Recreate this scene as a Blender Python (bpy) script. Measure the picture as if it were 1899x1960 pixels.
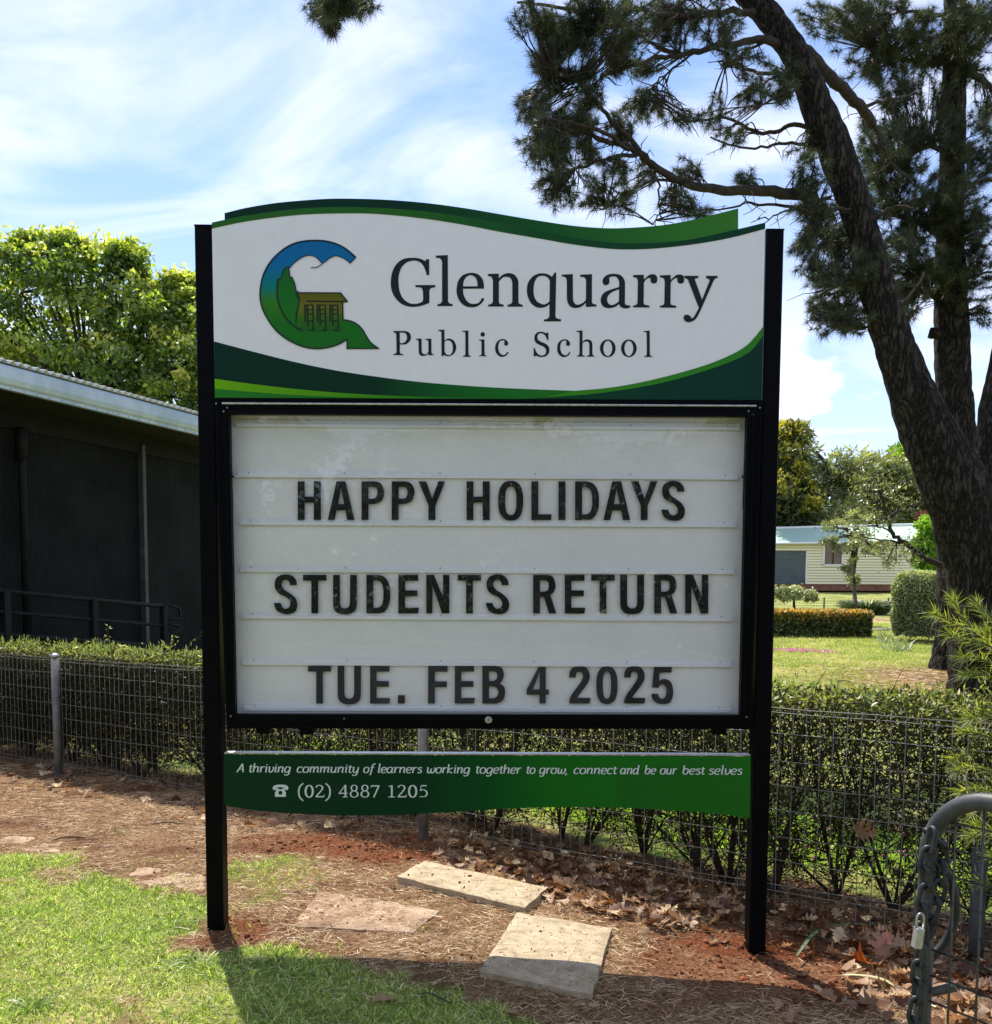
import bpy, math, random
import numpy as np
from mathutils import Vector, Matrix, noise as mn
from mathutils.geometry import tessellate_polygon
for o in list(bpy.data.objects): bpy.data.objects.remove(o, do_unlink=True)
SC = bpy.context.scene
COL = SC.collection
R = math.radians
rng = np.random.default_rng(7); random.seed(7)

# ------------------------------------------------------------------ camera
EYE = Vector((0.0, 0.0, 1.33))
FPX, PX, PY, WPX = 1800.0, 949.5, 1266.0, 1899.0      # focal length and principal point, photograph 1899 wide
cam_d = bpy.data.cameras.new('camera'); cam = bpy.data.objects.new('camera', cam_d); COL.objects.link(cam)
ROT = Matrix.Rotation(R(90 - 4.12), 3, 'X') @ Matrix.Rotation(R(0.26), 3, 'Z')
cam.matrix_world = Matrix.Translation(EYE) @ ROT.to_4x4()
cam_d.sensor_fit = 'HORIZONTAL'; cam_d.sensor_width = 36.0; cam_d.lens = 36.0 * FPX / WPX
cam_d.shift_y = (PY - 980.0) / WPX
cam_d.clip_start = 0.05; cam_d.clip_end = 2000
SC.camera = cam

# ------------------------------------------------------------------ world, sun, exposure
SUN = Vector((-0.40 * math.cos(R(57)), 0.917 * math.cos(R(57)), math.sin(R(57)))).normalized()
W = bpy.data.worlds.new('World'); SC.world = W; W.use_nodes = True
nt = W.node_tree; nt.nodes.clear()
def wn(t, **k):
    n = nt.nodes.new(t)
    for a, b in k.items(): setattr(n, a, b)
    return n
out = wn('ShaderNodeOutputWorld'); bg = wn('ShaderNodeBackground'); bg.inputs[1].default_value = 0.115
sky = wn('ShaderNodeTexSky', sky_type='NISHITA', sun_disc=False)
sky.sun_elevation = math.asin(SUN.z); sky.sun_rotation = math.atan2(SUN.x, SUN.y)
sky.altitude = 600; sky.air_density = 1.0; sky.dust_density = 0.6; sky.ozone_density = 2.0
tc = wn('ShaderNodeTexCoord'); sep = wn('ShaderNodeSeparateXYZ')
nt.links.new(tc.outputs['Generated'], sep.inputs[0])
def wmath(op, a, b=None, clamp=False):
    n = wn('ShaderNodeMath', operation=op, use_clamp=clamp)
    for i, v in enumerate((a, b)):
        if v is None: continue
        if isinstance(v, (int, float)): n.inputs[i].default_value = v
        else: nt.links.new(v, n.inputs[i])
    return n.outputs[0]
zz = wmath('ADD', wmath('MAXIMUM', sep.outputs[2], 0.0), 0.22)
cmb = wn('ShaderNodeCombineXYZ')
nt.links.new(wmath('DIVIDE', sep.outputs[0], zz), cmb.inputs[0]); nt.links.new(wmath('DIVIDE', sep.outputs[1], zz), cmb.inputs[1])
def wnoise(scale, detail, rough, dist, sx, sy, off, rot=0.0):
    mp = wn('ShaderNodeMapping'); mp.inputs['Scale'].default_value = (sx, sy, 1); mp.inputs['Location'].default_value = off
    mp.inputs['Rotation'].default_value = (0, 0, rot)
    nt.links.new(cmb.outputs[0], mp.inputs[0])
    n = wn('ShaderNodeTexNoise'); n.inputs['Scale'].default_value = scale; n.inputs['Detail'].default_value = detail
    n.inputs['Roughness'].default_value = rough; n.inputs['Distortion'].default_value = dist
    nt.links.new(mp.outputs[0], n.inputs[0]); return n.outputs[0]
def wramp(f, a, b):
    m = wn('ShaderNodeMapRange', interpolation_type='SMOOTHSTEP'); m.inputs[1].default_value = a; m.inputs[2].default_value = b
    nt.links.new(f, m.inputs[0]); return m.outputs[0]
wisp = wramp(wnoise(1.55, 9, 0.55, 0.9, 1.0, 1.7, (3.1, 1.7, 0), 0.6), 0.36, 0.74)
big = wramp(wnoise(0.55, 4, 0.5, 0.3, 1.0, 1.0, (7.3, 2.2, 0)), 0.30, 0.60)
cov = wmath('ADD', wmath('MULTIPLY', wisp, 0.56), wmath('MULTIPLY', wmath('MULTIPLY', big, wisp), 0.25))
# low cumulus banks near the horizon
mpc = wn('ShaderNodeMapping'); mpc.inputs['Scale'].default_value = (1, 1, 1.9); nt.links.new(tc.outputs['Generated'], mpc.inputs[0])
nc = wn('ShaderNodeTexNoise'); nc.inputs['Scale'].default_value = 5.0; nc.inputs['Detail'].default_value = 8; nc.inputs['Roughness'].default_value = 0.5
nt.links.new(mpc.outputs[0], nc.inputs[0])
cum = wramp(nc.outputs[0], 0.47, 0.56)
low = wmath('SUBTRACT', 1.0, wramp(sep.outputs[2], 0.16, 0.42))
cum = wmath('MULTIPLY', wmath('MULTIPLY', cum, low), 0.85)
hz = wmath('MULTIPLY', wmath('SUBTRACT', 1.0, wramp(sep.outputs[2], -0.02, 0.5)), 0.42)
cov = wmath('MAXIMUM', wmath('MAXIMUM', cov, cum), hz, clamp=True)
cov = wmath('ADD', wmath('MULTIPLY', cov, 0.92), 0.08, clamp=True)
# sky itself lifted a little (bright, thin high haze), clouds white
mixc = wn('ShaderNodeMixRGB'); mixc.inputs[2].default_value = (4.95, 4.9, 5.4, 1)
gain = wn('ShaderNodeMixRGB', blend_type='MULTIPLY'); gain.inputs[0].default_value = 1; gain.inputs[2].default_value = (0.50, 0.62, 0.76, 1)
nt.links.new(sky.outputs[0], gain.inputs[1]); nt.links.new(gain.outputs[0], mixc.inputs[1]); nt.links.new(cov, mixc.inputs[0])
nt.links.new(mixc.outputs[0], bg.inputs[0]); nt.links.new(bg.outputs[0], out.inputs[0])
sl = bpy.data.lights.new('sun', 'SUN'); sl.energy = 3.05; sl.angle = R(0.5); sl.color = (1.0, 0.93, 0.82)
so = bpy.data.objects.new('sun', sl); COL.objects.link(so); so.rotation_euler = SUN.to_track_quat('Z', 'Y').to_euler(); so.location = SUN * 50
SC.view_settings.view_transform = 'Standard'; SC.view_settings.look = 'None'
SC.view_settings.exposure = 1.28; SC.view_settings.gamma = 1.0; SC.view_settings.use_curve_mapping = False
SC.render.engine = 'CYCLES'; SC.cycles.max_bounces = 8; SC.cycles.transparent_max_bounces = 12
SC.cycles.diffuse_bounces = 3

# ------------------------------------------------------------------ where things stand
def ray(u, v): return (ROT @ Vector(((u - PX) / FPX, -(v - PY) / FPX, -1.0))).normalized()
def gz(x, y):
    f = np.clip((12.0 - y) / 6.0, 0, 1)
    return (-0.066 * np.clip(x, 0, 1.3) - 0.02 * np.clip(x - 1.3, 0, 3) + 0.018 * np.clip(-x, 0, 1.1)) * f + 0.030 * np.clip(y - 8.0, 0, 70) - 0.02 * np.clip((y - 4.5) / 2, 0, 1) * (x < 1)
def at(u, v, y):                                   # the point at depth y seen at (u, v)
    d = ray(u, v); return EYE + d * (y / d.y)
def on_ground(u, v):
    d = ray(u, v); t = 1.0
    for _ in range(60):
        p = EYE + d * t; h = p.z - float(gz(p.x, p.y)); t += h / max(0.03, -d.z + 0.030) * 0.7
    return EYE + d * t
YAW = math.atan(0.0128)
SN = Vector((math.sin(YAW), -math.cos(YAW), 0))    # the sign's front faces the viewer
SR = Vector((math.cos(YAW), math.sin(YAW), 0))
SO = Vector((0, 3.6, 0))
def S(su, sv, off=0.0):                            # photograph pixel (3840 wide) -> point on the sign, off metres proud of it
    d = ray(su / 2.0221, sv / 2.0221); o = SO + SN * off
    return EYE + d * ((o - EYE).dot(SN) / d.dot(SN))

# ------------------------------------------------------------------ helpers: objects
def link(o, parent=None):
    COL.objects.link(o)
    if parent is not None: o.parent = parent
    return o
def tag(o, label=None, cat=None, group=None, kind=None):
    if label: o['label'] = label
    if cat: o['category'] = cat
    if group: o['group'] = group
    if kind: o['kind'] = kind
    return o
def empty(name, loc, label, cat, group=None, rz=0):
    o = bpy.data.objects.new(name, None); o.empty_display_size = 0.1; o.location = loc; o.rotation_euler = (0, 0, rz)
    COL.objects.link(o); bpy.context.view_layer.update(); return tag(o, label, cat, group)
def smooth_mesh(me, s=True):
    me.polygons.foreach_set('use_smooth', [s] * len(me.polygons))
class MB:
    def __init__(s): s.v = []; s.f = []
    def add(s, vs, fs):
        n = len(s.v); s.v += [tuple(p) for p in vs]; s.f += [tuple(i + n for i in f) for f in fs]; return s
    def box(s, c, d, rot=None):
        c = Vector(c); h = Vector(d) / 2; vs = []
        for x in (-1, 1):
            for y in (-1, 1):
                for z in (-1, 1):
                    p = Vector((x * h.x, y * h.y, z * h.z))
                    if rot is not None: p = rot @ p
                    vs.append(c + p)
        return s.add(vs, [(0, 1, 3, 2), (4, 6, 7, 5), (0, 4, 5, 1), (2, 3, 7, 6), (0, 2, 6, 4), (1, 5, 7, 3)])
    def tube(s, pts, rad, n=8, cap=True, jit=None):
        pts = [Vector(p) for p in pts]; m = len(pts)
        if isinstance(rad, (int, float)): rad = [rad] * m
        base = len(s.v); t0 = (pts[1] - pts[0]).normalized()
        a = t0.orthogonal().normalized()
        for i, p in enumerate(pts):
            t = (pts[min(i + 1, m - 1)] - pts[max(i - 1, 0)])
            if t.length < 1e-9: t = t0
            t.normalize(); a = (a - t * a.dot(t))
            a = a.normalized() if a.length > 1e-6 else t.orthogonal().normalized()
            b = t.cross(a)
            for k in range(n):
                an = 2 * math.pi * k / n; r = rad[i]
                q = p + (a * math.cos(an) + b * math.sin(an)) * r
                if jit: q = p + (q - p) * jit(q, an, i)
                s.v.append(tuple(q))
        for i in range(m - 1):
            for k in range(n):
                k2 = (k + 1) % n
                s.f.append((base + i * n + k, base + i * n + k2, base + (i + 1) * n + k2, base + (i + 1) * n + k))
        if cap:
            s.f.append(tuple(base + k for k in range(n))[::-1]); s.f.append(tuple(base + (m - 1) * n + k for k in range(n)))
        return s
    def build(s, name, mat, parent=None, smooth=False):
        me = bpy.data.meshes.new(name); me.from_pydata(s.v, [], s.f); me.update()
        if mat: me.materials.append(mat)
        if smooth: smooth_mesh(me)
        o = bpy.data.objects.new(name, me); link(o)
        if parent is not None:
            o.parent = parent; o.matrix_parent_inverse = parent.matrix_world.inverted()
        return o
def npmesh(name, V, F, mat, rnd=None, parent=None, smooth=False):
    """V (n,3), F (m,k) all faces of k corners"""
    me = bpy.data.meshes.new(name); n, (m, k) = len(V), F.shape
    me.vertices.add(n); me.vertices.foreach_set('co', np.asarray(V, np.float32).ravel())
    me.loops.add(m * k); me.loops.foreach_set('vertex_index', F.astype(np.int32).ravel())
    me.polygons.add(m); me.polygons.foreach_set('loop_start', np.arange(0, m * k, k, dtype=np.int32))
    me.polygons.foreach_set('loop_total', np.full(m, k, np.int32))
    if smooth: me.polygons.foreach_set('use_smooth', np.ones(m, bool))
    me.update(calc_edges=True)
    if rnd is not None:
        a = me.attributes.new('rnd', 'FLOAT', 'POINT'); a.data.foreach_set('value', np.asarray(rnd, np.float32))
    me.materials.append(mat)
    o = bpy.data.objects.new(name, me); link(o)
    if parent is not None: o.parent = parent; o.matrix_parent_inverse = parent.matrix_world.inverted()
    return o
def nrm(a): return a / np.maximum(np.linalg.norm(a, axis=-1, keepdims=True), 1e-9)
def rdir(n): return nrm(rng.normal(size=(n, 3)))
def leaf_arrays(P, D, L, Wd, fold=0.25, rnd=None):
    """one bent quad per leaf: base, side, tip, side"""
    n = len(P); D = nrm(D); L = np.broadcast_to(L, (n,))[:, None]; Wd = np.broadcast_to(Wd, (n,))[:, None]
    s = nrm(np.cross(D, rdir(n))); u = np.cross(D, s)
    V = np.empty((n, 4, 3)); mid = P + D * L * 0.45
    V[:, 0] = P; V[:, 2] = P + D * L - u * L * fold * 0.6
    V[:, 1] = mid + s * Wd * 0.5 + u * Wd * fold; V[:, 3] = mid - s * Wd * 0.5 + u * Wd * fold
    F = np.arange(n * 4).reshape(n, 4)
    r = np.repeat(rng.random(n) if rnd is None else rnd, 4)
    return V.reshape(-1, 3), F, r
def leaf_mesh(name, P, D, L, Wd, mat, parent=None, fold=0.25, rnd=None):
    V, F, r = leaf_arrays(np.asarray(P), np.asarray(D), L, Wd, fold, rnd)
    return npmesh(name, V, F, mat, r, parent)
def strip_arrays(P, D, L, Wd, droop=0.3, rnd=None, up=None):
    """thin curved blades: two segments, 5 points, as tris"""
    n = len(P); D = nrm(D); L = np.broadcast_to(L, (n,))[:, None]; Wd = np.broadcast_to(Wd, (n,))[:, None]
    s = nrm(np.cross(D, rdir(n))); g = np.zeros((n, 3)); g[:, 2] = -1
    side = nrm(np.cross(D, g + 1e-3)) if up is None else up
    droop = np.broadcast_to(droop, (n,))[:, None]
    m = P + D * L * 0.55 + g * L * droop * 0.25; t = P + D * L + g * L * droop
    V = np.empty((n, 5, 3)); V[:, 0] = P - s * Wd / 2; V[:, 1] = P + s * Wd / 2; V[:, 2] = m + s * Wd * .4; V[:, 3] = m - s * Wd * .4; V[:, 4] = t
    b = np.arange(n)[:, None] * 5
    F = np.concatenate([b + [0, 1, 2], b + [0, 2, 3], b + [3, 2, 4]])
    r = np.repeat(rng.random(n) if rnd is None else rnd, 5)
    return V.reshape(-1, 3), F, r
def strip_mesh(name, P, D, L, Wd, mat, parent=None, droop=0.3, rnd=None):
    V, F, r = strip_arrays(np.asarray(P), np.asarray(D), L, Wd, droop, rnd)
    return npmesh(name, V, F, mat, r, parent)
def spline(pts, n=6, closed=False, corner=None):
    """Catmull-Rom through 2D/3D points; corner[i] True keeps a sharp point"""
    P = [np.array(p, float) for p in pts]; m = len(P); out = []
    corner = corner or [False] * m
    for i in range(m if closed else m - 1):
        p1, p2 = P[i], P[(i + 1) % m]
        p0 = P[(i - 1) % m] if (closed or i > 0) else p1
        p3 = P[(i + 2) % m] if (closed or i + 2 < m) else p2
        c1, c2 = corner[i], corner[(i + 1) % m]
        if c1 and c2: out.append(p1); continue
        d = np.linalg.norm(p2 - p1)
        m1 = (p2 - p0) / 2; m2 = (p3 - p1) / 2
        for mm, pa in ((m1, p0), (m2, p3)): pass
        if c1: m1 = (p2 - p1) * 1.0
        if c2: m2 = (p2 - p1) * 1.0
        l1, l2 = np.linalg.norm(m1), np.linalg.norm(m2)
        if l1 > 1.1 * d: m1 = m1 * (1.1 * d / l1)
        if l2 > 1.1 * d: m2 = m2 * (1.1 * d / l2)
        if c1: m1 = 1.5 * (p2 - p1) - 0.5 * m2
        if c2: m2 = 1.5 * (p2 - p1) - 0.5 * m1
        for k in range(n):
            t = k / n; t2, t3 = t * t, t * t * t
            out.append((2 * t3 - 3 * t2 + 1) * p1 + (t3 - 2 * t2 + t) * m1 + (-2 * t3 + 3 * t2) * p2 + (t3 - t2) * m2)
    if not closed: out.append(P[-1])
    return out
def path(s, n=5):                                  # "x,y x,y! ..." closed outline, ! marks a corner
    pts, cr = [], []
    for w in s.split():
        c = w.endswith('!'); w = w.rstrip('!'); x, y = w.split(','); pts.append((float(x), float(y))); cr.append(c)
    return spline(pts, n, True, cr)
def ellipse(cx, cy, rx, ry, n=28, e=2.0):
    o = []
    for k in range(n):
        a = 2 * math.pi * k / n; c, s = math.cos(a), math.sin(a)
        o.append(np.array((cx + rx * math.copysign(abs(c) ** (2 / e), c), cy + ry * math.copysign(abs(s) ** (2 / e), s))))
    return o
def slab2(loops3, thick_vec, mb):
    """loops3: outer loop then holes, 3D points of the front; thick_vec goes to the back"""
    loops = [[Vector(p) for p in l] for l in loops3]
    tris = tessellate_polygon([[Vector((p.dot(SR), p.z, 0)) for p in l] for l in loops]) 
    flat = [p for l in loops for p in l]; n = len(flat)
    if thick_vec is None: return mb.add(flat, [tuple(t) for t in tris])
    f = [tuple(t) for t in tris] + [tuple(i + n for i in t[::-1]) for t in tris]; k = 0
    for l in loops:
        m = len(l)
        for i in range(m): f.append((k + i, k + (i + 1) % m, n + k + (i + 1) % m, n + k + i))
        k += m
    return mb.add(flat + [p + thick_vec for p in flat], f)
def sign_prism(mb, loops, off, thick):             # loops in photograph pixels, front face off metres proud
    return slab2([[S(p[0], p[1], off) for p in l] for l in loops], None if thick is None else -SN * thick, mb)
def pen(mb, pts, w, off, wf=None):
    """flat ribbon along photograph-pixel points"""
    P = [np.array(p, float) for p in pts]; L, Rr = [], []; m = len(P)
    closed = np.linalg.norm(P[0] - P[-1]) < 1e-6
    for i in range(m):
        a = P[i - 1] if i > 0 else (P[-2] if closed else P[0]); b = P[i + 1] if i < m - 1 else (P[1] if closed else P[-1])
        t = b - a; t = t / (np.linalg.norm(t) + 1e-9); nn = np.array((-t[1], t[0]))
        ww = (w if wf is None else wf(t, w)) / 2
        L.append(P[i] + nn * ww); Rr.append(P[i] - nn * ww)
    vs = [S(p[0], p[1], off) for p in L] + [S(p[0], p[1], off) for p in Rr]
    mb.add(vs, [(i, i + 1, m + i + 1, m + i) for i in range(m - 1)])

# ------------------------------------------------------------------ helpers: materials
def new_mat(name):
    m = bpy.data.materials.new(name); m.use_nodes = True; t = m.node_tree; t.nodes.clear()
    o = t.nodes.new('ShaderNodeOutputMaterial'); return m, t, o
def nd(t, ty, ins=None, **k):
    n = t.nodes.new(ty)
    for a, b in k.items(): setattr(n, a, b)
    for a, b in (ins or {}).items():
        if isinstance(b, bpy.types.NodeSocket): t.links.new(b, n.inputs[a])
        else: n.inputs[a].default_value = b
    return n
def c4(c): return (c[0], c[1], c[2], 1.0)
def ramp(t, fac, stops, interp='LINEAR'):
    r = nd(t, 'ShaderNodeValToRGB', {0: fac}); r.color_ramp.interpolation = interp; e = r.color_ramp.elements
    while len(e) < len(stops): e.new(0.5)
    for i, (p, c) in enumerate(stops): e[i].position = p; e[i].color = c4(c)
    return r.outputs[0]
def surf(name, stops, scale=8, detail=6, rough=0.7, bump=0.0, bscale=60, stretch=(1, 1, 1), metal=0.0, spec=0.4, coat=0, bdist=0.01, rotz=0, speck=None):
    """noise-coloured surface, object coordinates"""
    m, t, o = new_mat(name)
    tcn = nd(t, 'ShaderNodeTexCoord'); mp = nd(t, 'ShaderNodeMapping', {0: tcn.outputs['Object'], 'Scale': stretch, 'Rotation': (0, 0, rotz)})
    n1 = nd(t, 'ShaderNodeTexNoise', {0: mp.outputs[0], 'Scale': scale, 'Detail': detail, 'Roughness': 0.6})
    col = ramp(t, n1.outputs[0], [(0.3 + 0.4 * p, c) for p, c in stops]) if len(stops) > 1 else None
    b = nd(t, 'ShaderNodeBsdfPrincipled', {'Roughness': rough, 'Metallic': metal, 'Specular IOR Level': spec, 'Coat Weight': coat})
    if speck:
        n3 = nd(t, 'ShaderNodeTexNoise', {0: mp.outputs[0], 'Scale': speck[0], 'Detail': 3.0})
        f = nd(t, 'ShaderNodeMapRange', {0: n3.outputs[0], 1: speck[1], 2: speck[1] + 0.08}, interpolation_type='SMOOTHSTEP')
        mx = nd(t, 'ShaderNodeMixRGB', {0: f.outputs[0], 2: c4(speck[2])})
        if col is not None: t.links.new(col, mx.inputs[1])
        else: mx.inputs[1].default_value = c4(stops[0][1])
        col = mx.outputs[0]
    if col is not None: t.links.new(col, b.inputs['Base Color'])
    else: b.inputs['Base Color'].default_value = c4(stops[0][1])
    if bump:
        n2 = nd(t, 'ShaderNodeTexNoise', {0: mp.outputs[0], 'Scale': bscale, 'Detail': 6.0, 'Roughness': 0.65})
        bp = nd(t, 'ShaderNodeBump', {'Strength': bump, 'Distance': bdist, 'Height': n2.outputs[0]}); t.links.new(bp.outputs[0], b.inputs['Normal'])
    t.links.new(b.outputs[0], o.inputs[0]); return m
def leafmat(name, stops, trans=0.45, tcol=None, gloss=0.08, rough=0.45):
    m, t, o = new_mat(name)
    a = nd(t, 'ShaderNodeAttribute', attribute_name='rnd')
    col = ramp(t, a.outputs['Fac'], stops)
    d = nd(t, 'ShaderNodeBsdfDiffuse', {0: col}); hs = nd(t, 'ShaderNodeMixRGB', {0: 1.0, 1: col, 2: c4(tcol or (1.5, 1.6, 0.6))}, blend_type='MULTIPLY')
    tr = nd(t, 'ShaderNodeBsdfTranslucent', {0: hs.outputs[0]}); mx = nd(t, 'ShaderNodeMixShader', {0: trans, 1: d.outputs[0], 2: tr.outputs[0]})
    g = nd(t, 'ShaderNodeBsdfGlossy', {'Roughness': rough, 'Color': (1, 1, 1, 1)}); m2 = nd(t, 'ShaderNodeMixShader', {0: gloss, 1: mx.outputs[0], 2: g.outputs[0]})
    t.links.new(m2.outputs[0], o.inputs[0]); return m
def flat(name, c, rough=0.5, metal=0, spec=0.5): return surf(name, [(0, c)], rough=rough, metal=metal, spec=spec)
def gradmat(name, stops, axis, lo, hi, rough=0.5, spec=0.12):
    """printed gradient along the sign's own x (0) or z (2), metres"""
    m, t, o = new_mat(name); tcn = nd(t, 'ShaderNodeTexCoord'); sp = nd(t, 'ShaderNodeSeparateXYZ', {0: tcn.outputs['Object']})
    mr = nd(t, 'ShaderNodeMapRange', {0: sp.outputs[axis], 1: lo, 2: hi})
    b = nd(t, 'ShaderNodeBsdfPrincipled', {'Base Color': ramp(t, mr.outputs[0], stops), 'Roughness': rough, 'Specular IOR Level': spec})
    t.links.new(b.outputs[0], o.inputs[0]); return m
# ------------------------------------------------------------------ the school sign
M_black = surf('black powder coat', [(0, (0.0022, 0.0022, 0.003)), (1, (0.004, 0.004, 0.005))], scale=30, rough=0.42, bump=0.05, bscale=400, spec=0.05, speck=(140, .66, (.018, .017, .015)))
M_white = surf('white sign vinyl', [(0, (0.82, 0.82, 0.83)), (1, (0.86, 0.86, 0.87))], scale=25, rough=0.55, bump=0.03, bscale=300, bdist=0.002)
M_board = surf('message board metal', [(0, (0.74, 0.74, 0.72)), (1, (0.80, 0.80, 0.78))], scale=4, rough=0.5, bump=0.05, bscale=90, bdist=0.003)
M_track = surf('aluminium letter track', [(0, (0.70, 0.71, 0.72)), (1, (0.80, 0.81, 0.82))], scale=10, rough=0.5, stretch=(0.3, 1, 8))
M_letter = surf('black letter acrylic', [(0, (0.009, 0.009, 0.009)), (1, (0.012, 0.012, 0.012))], scale=40, rough=0.5, spec=0.15)
M_ink = flat('dark print', (0.012, 0.017, 0.018), 0.55, spec=0.2)
M_silver = surf('worn aluminium', [(0, (0.35, 0.34, 0.33)), (1, (0.62, 0.62, 0.6))], scale=60, rough=0.4, metal=0.8)
M_screw = flat('screw steel', (0.25, 0.25, 0.25), 0.4, 0.8)
M_trunkgreen = None
x_l, x_r = S(820, 900).x, S(2962, 900).x
M_topstrip = gradmat('print green to dark', [(0, (0.022, 0.13, 0.018)), (0.35, (0.02, 0.13, 0.016)), (0.6, (0.006, 0.075, 0.022)), (1, (0.003, 0.042, 0.022))], 0, x_l, x_r)
M_backstrip = gradmat('print dark to green', [(0, (0.002, 0.03, 0.016)), (0.35, (0.002, 0.035, 0.017)), (0.62, (0.010, 0.10, 0.018)), (0.85, (0.035, 0.18, 0.022)), (1, (0.05, 0.20, 0.025))], 0, x_l, x_r)
M_darkL = gradmat('print dark green left', [(0, (0.002, 0.028, 0.016)), (0.45, (0.0022, 0.034, 0.016)), (0.62, (0.006, 0.10, 0.016)), (0.8, (0.012, 0.16, 0.016)), (1, (0.02, 0.18, 0.02))], 0, x_l, S(2224, 1500).x)
M_darkR = gradmat('print dark green right', [(0, (0.004, 0.12, 0.02)), (0.25, (0.003, 0.055, 0.026)), (1, (0.003, 0.036, 0.024))], 0, S(1900, 1500).x, x_r)
M_lime = gradmat('print lime', [(0, (0.15, 0.42, 0.004)), (0.35, (0.09, 0.34, 0.006)), (0.7, (0.03, 0.22, 0.014)), (1, (0.02, 0.18, 0.02))], 0, x_l, S(2005, 1500).x)
M_mid = gradmat('print mid green', [(0, (0.02, 0.20, 0.02)), (1, (0.008, 0.12, 0.02))], 0, x_l, S(2005, 1500).x)
M_bright = gradmat('print bright green', [(0, (0.05, 0.26, 0.014)), (0.5, (0.04, 0.24, 0.018)), (1, (0.035, 0.22, 0.02))], 0, S(2005, 1500).x, x_r)

LB = S(842, 3660)
sign = empty('school_sign', (LB.x + 1.05, 3.6, 0), 'black framed school sign with green and white header, lit message board and phone number strip', 'sign')
sign['label'] = 'tall black framed school sign with green and white header, message board and green strip below'
def prism_obj(name, loops, off, thick, mat, parent=sign):
    mb = MB(); sign_prism(mb, loops, off, thick); return mb.build(name, mat, parent)
# posts: square tube, front flush with the cabinet
def post(name, tl, tr, br, bl):
    p = [S(*tl), S(*tr), S(*br), S(*bl)]
    for q in (p[2], p[3]): q.z -= 0.25
    r = 0.004
    mb = MB(); cx0, cx1 = (p[0] + p[3]) / 2, (p[1] + p[2]) / 2
    a = cx0.dot(SR); b = cx1.dot(SR); zt = (p[0].z + p[1].z) / 2; zb = p[2].z; ya = 0.0; dd = 0.075
    prof = [(a + r, 0), (b - r, 0), (b, r), (b, dd - r), (b - r, dd), (a + r, dd), (a, dd - r), (a, r)]
    org = SO - SR * SO.dot(SR)
    lo = [org + SR * x - SN * y + Vector((0, 0, zb)) for x, y in prof]; hi = [org + SR * x - SN * y + Vector((0, 0, zt)) for x, y in prof]
    n = 8; mb.add(lo + hi, [(i, (i + 1) % n, n + (i + 1) % n, n + i) for i in range(n)] + [tuple(range(n))[::-1], tuple(range(n, 2 * n))])
    o = mb.build(name, M_black, sign)
    cap = MB(); cr = [org + SR * x - SN * y + Vector((0, 0, zt + dz)) for dz in (0, 0.004) for x, y in [(a - .001, -.001), (b + .001, -.001), (b + .001, dd + .001), (a - .001, dd + .001)]]
    cap.add(cr, [(0, 1, 5, 4), (1, 2, 6, 5), (2, 3, 7, 6), (3, 0, 4, 7), (4, 5, 6, 7)])
    c = cap.build('post_cap', M_black, o); return o
post('post', (749, 873), (818, 873), (868, 3580), (803, 3580))
post('post', (2963, 889), (3031, 889), (2968, 3700), (2904, 3700))
topM = [(820, 861), (952.8, 834), (1142, 808.7), (1300, 801), (1458, 804), (1648, 818), (1900, 854.8), (2073.8, 890), (2210.7, 919), (2381.9, 939.6), (2484.6, 941), (2655.7, 929.3), (2857.7, 886.2), (2962.4, 860.9)]
topW = [(820, 884.5), (952.8, 856.7), (1142, 832.7), (1300, 825.7), (1458, 827.6), (1648, 846.6), (1800, 870.5), (1937, 897), (2073.8, 920.4), (2210.7, 944.4), (2347.6, 961.5), (2443.5, 965), (2553, 960), (2690, 944.4), (2826.8, 920.4), (2962.4, 884.8)]
topB = [(869.4, 824.5), (952.8, 804.3), (1079, 784), (1237, 770.8), (1332, 768.2), (1490, 772.7), (1648, 785.3), (1800, 805.5), (1937, 829), (2073.8, 852), (2210.7, 872.5), (2313.4, 881.4), (2402.4, 882.8), (2553, 872.5), (2690, 848.5), (2857.7, 806)]
botW = [(828.3, 1321.2), (952.8, 1354), (1142.3, 1401.4), (1332, 1439.3), (1584.7, 1474), (1800, 1492.7), (2005, 1504.3), (2224.4, 1512.6)]
rW = [(2224.4, 1512.6), (2381.9, 1497.5), (2553, 1463.3), (2724, 1415.4), (2826.8, 1374.3), (2895, 1333), (2954, 1264.8)]
rB = [(2005, 1545), (2210.7, 1531.7), (2347.6, 1518), (2553, 1483.8), (2758, 1425.6), (2895, 1367), (2953.5, 1299)]
limeT = [(830.8, 1465.9), (1016, 1491), (1268.7, 1517), (1584.7, 1534), (2005, 1544)]
greenT = [(831, 1504.4), (1079, 1524.6), (1300, 1536), (1500, 1542)]
sp = lambda l: [tuple(p) for p in spline(l, 5)]
hp = prism_obj('header_panel', [sp(topM) + [(2947.5, 1552), (832, 1541)]], 0.010, 0.014, M_white)
bp_ = prism_obj('backing_panel', [sp(topB) + [(2857.7, 960), (869.4, 960)]], -0.006, 0.008, M_backstrip)
A, B = 0.0112, 0.0124
prism_obj('green_top_stripe', [sp(topM) + sp(topW)[::-1]], A, None, M_topstrip, hp)
prism_obj('dark_green_wave', [sp(botW) + [(2214, 1532), (2005, 1545.5), (832, 1541)]], A, None, M_darkL, hp)
prism_obj('dark_green_corner', [sp(rB) + [(2947.5, 1551.5), (2005, 1546)]], A, None, M_darkR, hp)
prism_obj('bright_green_stripe', [sp(rW) + sp(rB)[::-1][:-1] + [(2100, 1539)]], A + .0006, None, M_bright, hp)
prism_obj('lime_wave', [sp(limeT) + [(832, 1540)]], B, None, M_lime, hp)
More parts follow.
